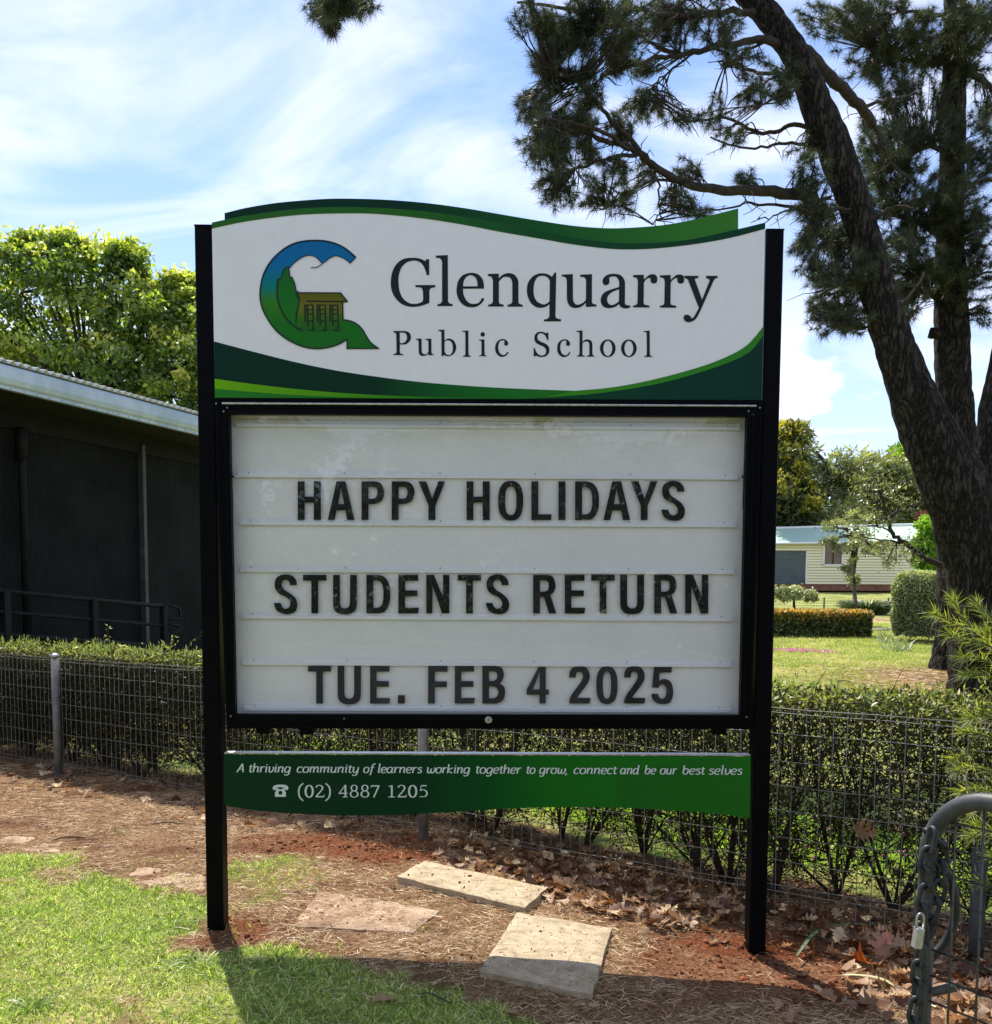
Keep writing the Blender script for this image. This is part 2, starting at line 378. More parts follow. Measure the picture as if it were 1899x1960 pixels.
prism_obj('mid_green_wave', [sp(greenT) + [(832, 1540)]], B + .0006, None, M_mid, hp)

# --- printed lettering on the header
def tr(s, o, k, dx=0, dy=0, n=5): return [(o[0] + (p[0] + dx) / k, o[1] + (p[1] + dy) / k) for p in path(s, n)]
def el(cx, cy, rx, ry, o, k): return [(o[0] + p[0] / k, o[1] + p[1] / k) for p in ellipse(cx, cy, rx, ry)]
name_l = MB(); K = 4.7475; C1, C2, C3, C4 = (1500, 960), (1880, 1020), (2200, 1020), (2440, 1020)
def put(mb, *loops, off=A): sign_prism(mb, loops, off, None)
put(name_l, tr("765,203! 768,495! 720,495! 700,420 650,310 570,245 470,230 350,265 250,370 205,520 203,640 225,800 290,930 390,1005 490,1025 580,1012 645,980! 655,930! 652,790! 630,740 590,722 515,718! 515,678! 878,680! 878,720! 815,730 785,750 770,790! 770,1005! 700,1035 600,1065 490,1080 370,1070 250,1020 140,910 75,770 60,620 85,450 160,300 290,200 480,178 600,195 692,240! 712,203!", C1, K))
put(name_l, tr("887,138! 1108,128! 1112,940! 1115,980 1140,1015 1198,1030! 1198,1066! 918,1066! 918,1030! 970,1020 1000,980 1003,940! 1003,260! 985,210 950,185 887,177!", C1, K))
put(name_l, tr("1772,746! 1388,746! 1400,860 1450,960 1520,1015 1600,1025 1680,1000 1740,912! 1780,935! 1740,1000 1650,1070 1550,1088 1430,1065 1330,980 1275,850 1273,720 1310,580 1400,490 1530,455 1660,480 1745,570 1772,680", C1, K), tr("1390,703! 1652,703! 1650,620 1615,540 1530,497 1450,530 1400,610", C1, K))
put(name_l, tr("42,190! 240,183! 243,272! 300,215 370,182 440,175 530,205 590,290 602,370! 602,700! 615,735 683,758! 683,792! 402,792! 402,757! 450,745 480,720 490,690! 490,370! 475,300 440,255 390,243 320,255 243,330! 243,700! 260,735 330,755! 330,790! 48,790! 48,752! 100,742 130,705! 133,690! 133,310! 115,260 90,238 42,230!", C2, K))
put(name_l, tr("1268,165! 1297,165! 1290,560! 1283,900! 1283,960! 1300,1000 1385,1025! 1385,1062! 1073,1062! 1073,1025! 1140,1010 1170,970! 1173,745! 1110,790 1020,813 920,795 830,720 775,610 757,480 780,350 860,240 960,188 1040,178 1140,195 1217,243!", C2, K), tr("1180,320! 1150,265 1100,232 1040,223 960,245 900,340 880,480 895,610 950,700 1060,750 1130,730 1173,690!", C2, K))
put(name_l, tr("1402,203! 1602,192! 1604,620! 1612,690 1650,745 1700,755 1780,725 1843,668! 1846,322! 1838,280 1804,251 1736,241! 1736,204! 1954,195! 1952,700! 1970,735 2036,752! 2036,789! 1843,797! 1838,720! 1760,790 1650,817 1560,790 1510,720 1492,620! 1492,330! 1480,270 1450,245 1402,238!", C2, K))
put(name_l, tr("1385,950! 1400,1000 1450,1020 1515,1025! 1510,1070 1450,1095 1370,1095 1290,1065 1240,990! 1150,1060 1000,1092 870,1060 800,960 800,840 850,740 950,670 1240,575! 1248,480 1225,390 1170,325 1100,313 1040,325 998,352! 1008,430 995,490 930,530 870,515 838,440 860,360 930,290 1040,255 1160,253 1280,285 1360,370 1390,470!", C3, 6.33), tr("1243,628! 1080,695 980,780 950,870 970,960 1030,1010 1100,1010 1180,970 1240,915!", C3, 6.33))
rr = "57,235! 275,227! 278,325! 350,260 400,225 470,218 530,245 552,320 535,385 490,405 440,395 412,350 415,290! 350,305 300,350 277,395! 272,800! 290,835 390,857! 390,897! 55,893! 55,855! 110,845 145,810! 155,370! 140,310 110,285 57,277!"
put(name_l, tr(rr, C4, 5.275)); put(name_l, tr(rr, C4, 5.275, 548, 5))
put(name_l, tr("1100,250! 1390,250! 1390,290! 1340,300 1315,320! 1465,735! 1620,350! 1610,320 1545,292! 1545,250! 1783,250! 1780,290! 1730,310 1700,350! 1450,920! 1370,1080 1300,1160 1210,1195 1130,1180 1090,1120 1105,1060 1160,1042 1220,1070 1260,1125! 1310,1070 1400,905! 1190,360! 1170,320 1100,288!", C4, 5.275), off=A + .0006)
D1, D2, D3, D4, Q = (1500, 1260), (1780, 1260), (2040, 1260), (2300, 1260), 6.33
put(name_l, tr("140,133! 430,133! 530,170 575,270 545,380 460,450 390,463! 302,465! 302,640! 320,685 388,700! 388,724! 145,722! 145,695! 195,685 222,640! 215,230! 200,185 140,160!", D1, Q), tr("300,170! 380,170! 450,200 478,290 450,380 380,427 302,427!", D1, Q))
put(name_l, tr("698,322! 835,318! 838,600! 850,670 905,705 960,690 1003,640! 1000,400! 985,360 928,347! 928,325! 1075,320! 1078,630! 1090,690 1138,705! 1138,722! 1003,730! 1000,680! 950,725 870,745 790,715 765,620! 762,400! 745,360 698,340!", D1, Q))
put(name_l, tr("1245,103! 1393,97! 1397,375! 1450,330 1520,318 1620,365 1680,490 1670,610 1600,710 1500,750 1430,742 1375,715! 1350,755! 1325,755! 1320,200! 1310,150 1245,125!", D1, Q), tr("1397,405! 1440,365 1500,362 1570,410 1600,520 1590,640 1540,710 1490,722 1430,690 1397,620!", D1, Q))
ll = "58,130! 208,122! 212,690! 225,730 270,745! 270,765! 78,765! 78,742! 120,730 137,690! 135,200! 118,160 58,152!"
put(name_l, tr(ll, D2, Q)); put(name_l, tr(ll, D4, Q, 1153, 3))
put(name_l, tr("462,343! 602,338! 605,690! 620,725 662,738! 662,750! 473,750! 473,732! 515,722 532,690! 530,410! 510,370 462,362!", D2, Q)); put(name_l, el(561, 215, 54, 55, D2, Q))
cc = "1165,640! 1197,658! 1130,735 1035,767 940,730 875,630 870,500 910,400 980,345 1050,328 1130,350 1178,410 1175,470 1130,492 1090,465 1095,390! 1085,365 1040,360 980,390 945,480 948,590 985,680 1060,722 1120,700"
put(name_l, tr(cc, D2, Q)); put(name_l, tr(cc, D3, Q, -128, 6))
put(name_l, tr("525,170! 525,358! 495,358! 460,270 410,210 350,188 290,205 255,260 270,340 340,395 450,440 520,500 550,590 530,680 460,750 360,770 290,760 215,735! 200,755! 165,755! 162,552! 195,555! 225,640 290,715 370,732 440,705 470,640 450,560 380,505 270,455 205,400 180,310 200,220 270,160 360,152 420,165 470,192! 492,170!", D3, Q))
put(name_l, tr("1210,127! 1360,120! 1360,405! 1420,350 1500,340 1570,370 1600,450! 1603,690! 1615,725 1655,738! 1655,760! 1462,760! 1462,742! 1510,730 1530,690! 1527,470! 1510,410 1460,388 1400,400 1360,440! 1357,690! 1370,725 1417,740! 1417,758! 1222,758! 1222,738! 1265,725 1285,690! 1288,200! 1270,160 1210,150!", D3, Q))
for cx in (334, 850): put(name_l, el(cx, 556, 192, 217, D4, Q), el(cx, 558, 109, 186, D4, Q))
name_l.build('school_name_lettering', M_ink, hp)

# --- logo
LO, LK = (980, 900), 3.652
def lt(s, n=6): return tr(s, LO, LK, n=n)
zb_, zt_ = S(1200, 900 + 1640 / LK).z, S(1200, 900 + 110 / LK).z
M_logo = gradmat('logo blue to green', [(0, (0.012, 0.15, 0.015)), (0.22, (0.012, 0.16, 0.014)), (0.40, (0.035, 0.20, 0.014)), (0.47, (0.03, 0.20, 0.05)), (0.55, (0.002, 0.20, 0.17)), (0.66, (0.002, 0.18, 0.26)), (0.78, (0.002, 0.15, 0.38)), (1, (0.004, 0.14, 0.36))], 2, zb_, zt_)
M_ltree = gradmat('logo tree green', [(0, (0.012, 0.17, 0.014)), (0.6, (0.012, 0.15, 0.018)), (1, (0.015, 0.12, 0.03))], 2, S(1200, 900 + 1260 / LK).z, S(1200, 900 + 480 / LK).z)
M_lhouse = gradmat('logo house', [(0, (0.012, 0.12, 0.014)), (0.35, (0.05, 0.16, 0.012)), (0.6, (0.16, 0.17, 0.012)), (0.8, (0.13, 0.13, 0.01)), (1, (0.12, 0.11, 0.01))], 2, S(1200, 900 + 1390 / LK).z, S(1200, 900 + 850 / LK).z)
outer = "1450,350! 1368,435! 1300,375 1190,330 1110,345 985,435! 965,430! 890,350 800,322 700,345 580,430 510,505! 525,640! 550,635! 590,730 605,850! 635,850! 1230,850! 1335,975! 1270,978! 1270,1235! 1330,1240 1440,1275 1530,1350 1600,1460 1660,1550 1775,1638! 1325,1638! 1325,1510! 1200,1580 1050,1625 880,1640 700,1610 500,1520 320,1380 180,1180 110,1000 100,800 150,580 270,380 450,220 640,135 870,110 1080,130 1280,210"
logo = MB(); put(logo, lt(outer)); logo = logo.build('letter_logo', M_logo, hp)
hs = MB(); put(hs, lt("635,850! 1230,850! 1335,975! 1270,978! 1270,1235! 1200,1390! 700,1390! 600,1260! 650,960! 625,900!", 2), off=A + .0006); hs.build('logo_house', M_lhouse, logo)
te = MB(); put(te, lt("490,480! 505,520 525,640! 550,625! 590,730 605,850! 640,830! 635,920! 652,905! 640,1040 600,1150! 625,1140! 600,1260! 610,1330! 520,1270 420,1140 350,960 340,780 355,650! 385,665! 410,580 440,510", 3), off=B); te.build('logo_tree', M_ltree, logo)
ln = MB(); off = B + .0006
def stroke(s, w, n=5):
    global off
    pts, cr = [], []
    for q in s.split():
        c = q.endswith('!'); x, y = q.rstrip('!').split(','); pts.append((LO[0] + float(x) / LK, LO[1] + float(y) / LK)); cr.append(c)
    pen(ln, spline(pts, n, False, cr), w / LK, off); off += 0.00003
stroke("1450,350! 1280,210 1080,130 870,110 640,135 450,220 270,380 150,580 100,800 110,1000 180,1180 320,1380 500,1520 700,1610 880,1640 1050,1625 1200,1580 1325,1510!", 20)
for s, w in (("1325,1505! 1325,1645!", 16), ("1318,1638! 1780,1638!", 16), ("1775,1640! 1660,1550 1600,1460 1530,1350 1440,1275 1330,1238 1262,1235!", 16), ("1270,1242! 1264,975!", 18), ("755,970! 1340,975!", 18),
             ("1335,980! 1235,850!", 18), ("1238,852! 605,848!", 15), ("510,505! 580,430 700,345 800,322 890,350 965,430!", 12), ("815,495! 900,490 985,435 1110,345 1190,330 1300,375 1368,435!", 12), ("1368,435! 1450,350!", 14),
             ("685,1375! 610,1345 520,1270 420,1140 350,960 340,780 355,650!", 20), ("353,652! 388,670!", 14), ("388,670! 410,580 440,510 490,480!", 12), ("488,478! 505,520 520,645!", 14), ("516,642! 548,622!", 12), ("545,625! 590,730 605,850!", 14),
             ("600,850! 632,820!", 12), ("622,835! 630,930!", 22), ("650,900! 640,1040 600,1150!", 14), ("590,1152! 622,1150!", 10), ("622,1140! 600,1265!", 14)):
    stroke(s, w)
for dx in (0, 176, 353):
    for s, w in (("720,1023! 850,1023!", 12), ("733,1017! 733,1265!", 20), ("843,1017! 848,1385!", 18), ("765,1030! 772,1312!", 18), ("745,1088! 843,1088!", 12), ("770,1148! 843,1148!", 12), ("775,1246! 843,1246!", 12), ("790,1377! 855,1377!", 14)):
        q = ' '.join('%g,%g!' % (float(w_.rstrip('!').split(',')[0]) + dx, float(w_.rstrip('!').split(',')[1])) for w_ in s.split()); stroke(q, w, 1)
ln.build('logo_outline', M_ink, logo)

# --- cabinet: outer frame, door frame, back board, tracks
def ring(name, o, i, off, thick, mat, parent=sign): return prism_obj(name, [o, i], off, thick, mat, parent)
cab = ring('cabinet_frame', [(829.5, 1539), (2954, 1548), (2906, 2822), (877, 2820)], [(858, 1562), (2928, 1571), (2884, 2800), (902, 2798)], 0.014, 0.110, M_black)
ring('frame_ridge', [(838, 1547), (2946, 1556), (2899, 2815), (884, 2813)], [(845, 1553), (2940, 1562), (2893, 2809), (890, 2807)], 0.0165, 0.0028, M_black, cab)
dr = ring('door_frame', [(859, 1563), (2927, 1572), (2883, 2799), (903, 2797)], [(887, 1601), (2892, 1611), (2866, 2768), (911, 2764)], 0.024, 0.030, M_black)
ring('frame_ridge', [(868, 1574), (2917, 1583), (2876, 2790), (907, 2788)], [(873, 1579), (2912, 1588), (2872, 2786), (911.5, 2784)], 0.0265, 0.0028, M_black, dr)
board_off = -0.045
bk = MB(); sign_prism(bk, [[(868, 1570), (2926, 1579), (2890, 2792), (890, 2788)]], board_off, 0.004); bk = bk.build('message_board', M_board, sign)
rod = MB(); rod.tube([S(860, 1561, 0.028), S(2927, 1571, 0.028)], 0.0042, 10); rod = rod.build('hinge_rod', M_silver, sign)
# screws in the frame corners
for (x, y) in ((837, 1562), (866, 1592), (880, 1578), (2941, 1578), (2914, 1605), (2898, 1591), (893, 2772), (2890, 2775), (1332, 2782)):
    mb = MB(); c = S(x, y, 0.0245); mb.tube([c, c + SN * 0.002], [0.0042, 0.0035], 10); mb.build('screw', M_screw, dr)
lk = MB(); c = S(1891, 2786, 0.024); lk.tube([c, c + SN * 0.006, c + SN * 0.0065], [0.0135, 0.0135, 0.012], 20); lk = lk.build('lock', M_silver, dr)
kh = MB(); kh.tube([c + SN * 0.0062, c + SN * 0.0075], [0.003, 0.003], 8); kh.build('keyhole', M_black, lk)
for (u0, v0), u1 in (((932, 2818), 0), ((2690, 2822), 0), ((1100, 2820), 0)):
    mb = MB(); c = S(u0 + 90, v0 + 8, -0.02); mb.box(c, (0.05, 0.04, 0.022)); mb.build('latch_bracket', M_black, cab)
tracks = [((916, 1626), (2862, 1640)), ((921, 1822), (2854, 1832)), ((928, 2006), (2848, 2016)), ((931, 2188), (2842, 2197)), ((937, 2368), (2838, 2379)), ((940, 2547), (2833, 2556)), ((945, 2723), (2829, 2731))]
ztr = []
for (a, b) in tracks:
    h = 26 if a[1] != 1626 else 27
    P0, P1 = S(a[0], a[1], board_off), S(b[0], b[1], board_off)
    P2, P3 = S(b[0], b[1] + h, board_off), S(a[0], a[1] + h, board_off)
    hh = (P0 - P3).length; up = Vector((0, 0, 1))
    mb = MB()
    prof = [(0, 0.001), (0.0045, 0.001), (0.0045, hh * .52), (0.0035, hh * .55), (0.009, hh * .56), (0.009, hh), (0.0075, hh), (0.0075, hh * .60), (0.0020, hh * .62), (0, hh * .62)]
    prof = [(0.001, 0), (0.0045, 0.0), (0.0045, -hh * .50), (0.0100, -hh * .52), (0.0100, -hh), (0.0085, -hh), (0.001, -hh * .97)]
    la = [P0 + SN * x + up * z for x, z in prof]; lb = [P1 + SN * x + up * z for x, z in prof]; n = len(prof)
    mb.add(la + lb, [(i, (i + 1) % n, n + (i + 1) % n, n + i) for i in range(n)] + [tuple(range(n)), tuple(range(n, 2 * n))[::-1]])
    t = mb.build('letter_track', M_track, sign)
    for k in range(6):
        f = 0.022 + k * (0.953 / 5.0); c = P0.lerp(P1, f) + SN * 0.0045 - up * hh * .28
        q = MB(); q.tube([c, c + SN * 0.0016], [0.0028, 0.0018], 8); q.build('screw', M_screw, t)
# --- letters
GL = {
'H': ["0,0! 78,0! 78,173! 182,173! 182,0! 262,0! 262,437! 182,437! 182,240! 78,240! 78,437! 0,437!"],
'A': ["100,0! 200,0! 302,437! 220,437! 198,327! 100,327! 76,437! 0,437!", "150,75! 118,258! 185,258!"],
'P': ["0,0! 150,0! 225,30 258,120 230,215 150,257! 78,257! 78,437! 0,437!", "78,62! 130,62! 165,78 180,125 165,180 130,197! 78,197!"],
'Y': ["0,0! 87,0! 154,198! 222,0! 302,0! 190,278! 190,437! 112,437! 112,275!"],
'L': ["0,0! 79,0! 79,372! 229,372! 223,437! 0,437!"], 'I': ["0,0! 79,0! 79,437! 0,437!"],
'D': ["0,0! 120,0! 205,25 258,110 270,220 258,330 205,415 120,437! 0,437!", "79,64! 115,64! 170,90 190,160 192,220 190,280 170,348 115,374! 79,374!"],
'T': ["0,0! 266,0! 266,66! 172,66! 172,437! 95,437! 95,66! 0,66!"],
'U': ["0,0! 78,0! 78,310! 92,362 135,381 178,362 192,310! 192,0! 270,0! 270,320! 255,395 205,436 135,446 65,436 15,395 0,320!"],
'E': ["0,0! 223,0! 223,67! 75,67! 75,176! 216,176! 216,243! 75,243! 75,372! 232,372! 224,437! 0,437!"],
'N': ["0,0! 88,0! 190,255! 190,0! 262,0! 262,437! 178,437! 70,115! 70,437! 0,437!"],
'R': ["0,0! 150,0! 225,25 255,115 235,190 195,225! 262,437! 180,437! 122,250! 78,250! 78,437! 0,437!", "78,62! 130,62! 165,75 178,120 165,172 130,190! 78,190!"],
'F': ["0,0! 226,0! 226,68! 78,68! 78,180! 218,180! 218,247! 78,247! 78,437! 0,437!"],
'B': ["0,0! 140,0! 220,20 250,90 235,165 200,203! 250,240 265,310 245,390 200,425 140,437! 0,437!", "78,62! 120,62! 160,75 175,115 160,160 120,175! 78,175!", "78,237! 120,237! 165,255 186,305 165,360 120,377! 78,377!"],
'.': ["0,340! 80,340! 80,437! 0,437!"],
'4': ["143,0! 228,0! 228,270! 266,270! 262,333! 228,333! 228,437! 153,437! 153,333! 0,333! 0,270!", "156,61! 75,270! 153,270!"],
'2': ["0,128! 10,50 50,5 120,-6 195,5 240,70 240,150 200,225 135,310 92,370! 254,370! 244,437! 0,437! 5,385 30,330 110,220 160,140 160,90 145,65 115,57 85,75 78,128!"],
'5': ["28,0! 240,0! 235,68! 95,68! 88,170! 130,147 180,150 230,185 254,270 248,360 210,430 130,443 50,425 5,370 0,320! 78,320! 90,362 125,380 160,362 175,300 165,235 130,208 95,220 78,253! 5,245!"],
}
def glyph(ch):
    if ch == 'O': return [ellipse(142, 219, 142, 225, 36, 2.5), ellipse(143, 220, 63, 162, 30, 2.6)]
    if ch == '0': return [ellipse(127, 219, 127, 225, 36, 2.5), ellipse(127, 219, 49, 161, 30, 2.6)]
    if ch == 'S':
        s = "1795,167! 1742,167! 1735,140 1710,124 1685,135 1677,165 1695,200 1740,230 1785,270 1800,320 1785,370 1740,393 1690,390 1640,365 1615,306! 1670,306! 1685,340 1710,352 1740,335 1743,295 1715,262 1660,235 1628,195 1625,140 1650,100 1705,83 1760,95 1790,130"
        return [[((p[0] - 1615) * 1.452, (p[1] - 87) * 1.452) for p in path(s)]]
    return [path(s) for s in GL[ch]]
def word(items, top, k):
    for ch, x in items:
        loops = [[(x + p[0] / k, top + p[1] / k) for p in l] for l in glyph(ch)]
        mb = MB(); sign_prism(mb, loops, board_off + 0.0125, 0.0022); o = mb.build('letter', M_letter, sign)
word([(c, 1130 + x / 2.9215) for c, x in zip('HAPPY', (65, 405, 787, 1128, 1432))], 1862.8, 2.9215)
word([(c, 1760 + x / 2.0202) for c, x in zip('HOLIDAYS', (93, 340, 600, 812, 942, 1164, 1378, 1615))], 1863, 2.9215)
word([(c, 1030 + x / 2.834) for c, x in zip('STUDEN', (82, 404, 734, 1100, 1451, 1757))] + [('T', 1771.7), ('S', 1879.2), ('R', 2063.7), ('E', 2186.3), ('T', 2288.6), ('U', 2401), ('R', 2532.5), ('N', 2652.6)], 2224.9, 2.927)
word([(c, 1150 + x / 2.234) for c, x in zip('TUE.FEB', (94, 350, 631, 872, 1133, 1364, 1602))], 2577.2, 2.993)
word([(c, 1980 + x / 2.6375) for c, x in zip('42025', (155, 590, 866, 1150, 1432))], 2581, 3.077)
# gas struts beside the board
for x, xs in ((897, 1), (2880, -1)):
    st = MB(); p0, p1 = S(x - 8 * xs, 1782, 0.0), S(x + 4 * xs, 2195, -0.02)
    mid = p0.lerp(p1, 0.45); st.tube([p0, mid], 0.0085, 12); st.tube([mid, p1], 0.0045, 10); st = st.build('gas_strut', M_black, sign, True)
    b = MB(); c = S(x + 15 * xs, 1845, -0.01); b.tube([c - SR * .012 * xs, c + SR * 0.006 * xs], [0.005, 0.006], 10); b.build('strut_ball', M_silver, st, True)
# clear acrylic door
mg, t, o = new_mat('clear acrylic')
tcn = nd(t, 'ShaderNodeTexCoord'); n1 = nd(t, 'ShaderNodeTexNoise', {0: tcn.outputs['Object'], 'Scale': 2.2, 'Detail': 2.0})
n2 = nd(t, 'ShaderNodeTexNoise', {0: tcn.outputs['Object'], 'Scale': 60.0, 'Detail': 6.0})
bpn = nd(t, 'ShaderNodeBump', {'Strength': 0.07, 'Distance': 0.03, 'Height': n1.outputs[0]})
gl = nd(t, 'ShaderNodeBsdfGlossy', {'Roughness': 0.015, 'Color': (1, 1, 1, 1), 'Normal': bpn.outputs[0]})
trn = nd(t, 'ShaderNodeBsdfTransparent', {0: (0.985, 0.985, 0.98, 1)})
fr = nd(t, 'ShaderNodeFresnel', {0: 1.5}); fm = nd(t, 'ShaderNodeMath', {0: fr.outputs[0], 1: 1.35}, operation='MULTIPLY')
mx = nd(t, 'ShaderNodeMixShader', {0: fm.outputs[0], 1: trn.outputs[0], 2: gl.outputs[0]})
# faint dust film
mps = nd(t, 'ShaderNodeMapping', {0: tcn.outputs['Object'], 'Scale': (1.0, 1.0, 0.22), 'Rotation': (0, .5, 0)}); n3 = nd(t, 'ShaderNodeTexNoise', {0: mps.outputs[0], 'Scale': 5.0, 'Detail': 9.0, 'Roughness': .62, 'Distortion': 1.2}); nmul = nd(t, 'ShaderNodeMath', {0: n3.outputs[0], 1: n2.outputs[0]}, operation='MULTIPLY')
sm = nd(t, 'ShaderNodeMapRange', {0: nmul.outputs[0], 1: 0.24, 2: 0.40, 3: 0.0, 4: 0.035}); df = nd(t, 'ShaderNodeBsdfDiffuse', {0: (0.7, 0.7, 0.68, 1)})
mx2 = nd(t, 'ShaderNodeMixShader', {0: sm.outputs[0], 1: mx.outputs[0], 2: df.outputs[0]}); t.links.new(mx2.outputs[0], o.inputs[0])
gp = MB(); gn = 24; vs = []
for j in range(gn + 1):
    for i in range(gn + 1):
        a, b = i / gn, j / gn
        bulge = 0.003 * (1 - (2 * a - 1) ** 4) * (1 - (2 * b - 1) ** 4)
        u = (884 + (2897 - 884) * a) * (1 - b) + (908 + (2869 - 908) * a) * b; v = (1596 + 12 * a) * (1 - b) + (2768 + 4 * a) * b
        vs.append(S(u, v, 0.0 + bulge))
gp.add(vs, [(j * (gn + 1) + i, j * (gn + 1) + i + 1, (j + 1) * (gn + 1) + i + 1, (j + 1) * (gn + 1) + i) for j in range(gn) for i in range(gn)])
gp.build('door_pane', mg, sign, True)
# slogan strip below
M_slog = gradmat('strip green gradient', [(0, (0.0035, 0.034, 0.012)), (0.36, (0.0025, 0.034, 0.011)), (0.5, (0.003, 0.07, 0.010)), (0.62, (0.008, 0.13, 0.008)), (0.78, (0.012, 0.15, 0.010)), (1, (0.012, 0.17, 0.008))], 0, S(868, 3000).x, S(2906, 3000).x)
bot = [(867.5, 3118), (1000, 3137), (1150, 3150), (1350, 3157), (1550, 3153), (1750, 3143), (1950, 3131), (2150, 3124), (2350, 3125), (2550, 3133), (2750, 3148), (2903, 3166)]
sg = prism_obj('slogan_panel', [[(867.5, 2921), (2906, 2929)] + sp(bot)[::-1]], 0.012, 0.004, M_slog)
rail = MB(); a0, a1 = S(868, 2918, 0.012), S(2905, 2926, 0.012); rail.add([a0, a1, a1 - SN * .04, a0 - SN * .04, a0 + Vector((0, 0, .005)), a1 + Vector((0, 0, .005)), a1 - SN * .04 + Vector((0, 0, .005)), a0 - SN * .04 + Vector((0, 0, .005))], [(0, 1, 5, 4), (1, 2, 6, 5), (2, 3, 7, 6), (3, 0, 4, 7), (4, 5, 6, 7), (3, 2, 1, 0)]); rail.build('panel_rail', M_silver, sign)
M_pale = flat('pale print', (0.62, 0.70, 0.65), 0.5)
M_stripe = flat('dark stripe print', (0.004, 0.095, 0.006), 0.4)
stp = MB()
for k in range(30):                                # fine diagonal stripes in the right corner
    x1 = 2904; y1 = 2952 + k * 12.3
    x0 = 2800 - k * 24; x0 = max(x0, 2390)
    y0 = y1 - (x1 - x0) * 0.335
    a = np.array((x0, y0)); b = np.array((x1, y1))
    pts = [a + (b - a) * f for f in np.linspace(0, 1, 40)]
    bx = [q[0] for q in bot]; by = [q[1] for q in bot]
    pts = [p for p in pts if p[1] < np.interp(p[0], bx, by) - 3 and p[1] > 2934]
    if len(pts) > 1: pen(stp, pts, 3.2, 0.0132 + k * 1e-5, lambda t_, w: w)
stp.build('diagonal_stripes', M_stripe, sg)
sl_ = {
'a': (["7,8.5 5,10 2,9 .7,5 1.5,1 3.5,0 6,2 7.2,5", "7.4,10 7,3 7.6,.3 9,.6"], 9.5), 'b': (["1.5,16 1.5,2", "1.5,7 4,10 6.8,9 7.5,5.5 6.5,1.5 4,0 1.5,1.5"], 9),
'c': (["6.5,8 5,10 2.5,9.3 .8,5.5 1.5,1.2 4,0 6.5,1.2"], 7.5), 'd': (["7,8.5 5,10 2,9 .7,5 1.5,1 3.5,0 6,2 7.2,5", "7.4,16 7,3 7.6,.3 9,.6"], 9.5),
'e': (["1,4.8 5,5.3 6.8,7 6,9.5 4,10 1.5,8.5 .7,4.5 1.8,1 4,0 6.5,1.2"], 7.8), 'f': (["7.5,15 6,16 4,14.5 3.5,10 3,0 2,-4", "1,10 6.5,10"], 6.5),
'g': (["7,8.5 5,10 2,9 .7,5 1.5,1 3.5,0 6,2 7.2,5", "7.4,10 7.2,0 6,-4 3,-5 1,-3.5"], 9.2), 'h': (["1.2,16 1.2,0", "1.2,6.5 4,9.8 6.5,9.5 7,6 6.8,1 8.5,.4"], 9.3),
'i': ([".3,9.8 2,9.5 2,1 3.5,.3", "2,14.2 2,12.8"], 4.5), 'k': (["1.2,16 1.2,0", "7,9.5 1.5,4.8 7.5,.2"], 8.5), 'l': ([".5,16 2,15.6 2,1 3.5,.3"], 4.5),
'm': (["0,9.8 1.5,9.5 1.5,0", "1.5,6.5 4,10 6,9 6,0", "6,6.5 9,10 11,9 11,1 12.6,.4"], 13.5), 'n': (["0,9.8 1.5,9.5 1.5,0", "1.5,6.5 4.5,10 6.8,9 7,5 6.8,1 8.5,.4"], 9.3),
'o': (["4.3,10 1.8,9 .7,5 1.8,1 4.2,0 6.6,1 7.7,5 6.6,9 4.3,10"], 8.7), 'r': (["0,9.8 1.5,9.5 1.5,0", "1.5,6.5 4,9.8 6.3,9.7"], 6.8),
's': (["6,8.7 4,10 1.8,9 1.8,7 5.3,4.2 5.8,2 3.8,0 .8,1.2"], 7), 't': (["2.3,13 2.2,2 3.2,.1 5,.8", "0,10 5,10"], 5.5), 'u': (["0,9.8 1.5,9.5 1.5,3 2.8,.2 5,.8 7,4", "7.2,10 7,1 8.6,.4"], 9.3),
'v': (["0,9.5 1.5,9.5 2,2 3.5,0 6,2 7.3,6 6.5,9.8"], 8.2), 'w': (["0,9.5 1.5,9.5 1.8,2 3.5,0 5.8,3 6.3,8", "6,4 7,.5 9,.5 11.2,4 11.2,8 10,9.8"], 12.3),
'y': (["0,9.8 1.5,9.5 1.5,3 2.8,.2 5,.8 7,4", "7.4,10 7.2,0 6,-4 3,-5 1,-3.5"], 9.2), ',': (["1.2,1 1.2,0 .2,-2.8"], 3), 'A': (["0,0 6,15", "6,15 9,0", "2.5,5.3 8,5.3"], 10)}
sm_ = MB(); so_ = 0.0140
for w, x0, x1 in (('A', 917, 947), ('thriving', 961, 1132), ('community', 1147, 1392), ('of', 1405, 1452), ('learners', 1459, 1636), ('working', 1649, 1826), ('together', 1839, 2024), ('to', 2035, 2074), ('grow,', 2086, 2204), ('connect', 2219, 2390), ('and', 2399, 2480), ('be', 2493, 2541), ('our', 2553, 2626), ('best', 2639, 2731), ('selves', 2741, 2876)):
    tw = sum(sl_[c][1] for c in w); last = w[-1]; k = 2.16; kx = (x1 - x0 - (6 if last in 'grf,d' else 2)) / (tw + 0.3); x = 0
    for ch in w:
        for s in sl_[ch][0]:
            pts = []
            for q in s.split():
                a, b = map(float, q.split(',')); px = x0 + (x + a) * kx + b * k * 0.17; py = 2988.5 + (px - 900) * 0.0048 - b * k; pts.append((px, py))
            pen(sm_, spline(pts, 4) if len(pts) > 2 else pts, 5.4, so_, lambda t_, w_: w_ * (0.50 + 0.54 * abs(t_[1]))); so_ += 3e-6
        x += sl_[ch][1]
sm_.build('slogan_lettering', M_pale, sg)
nm = MB(); NO, NK = (1030, 3010), 2.834; no = 0.0140
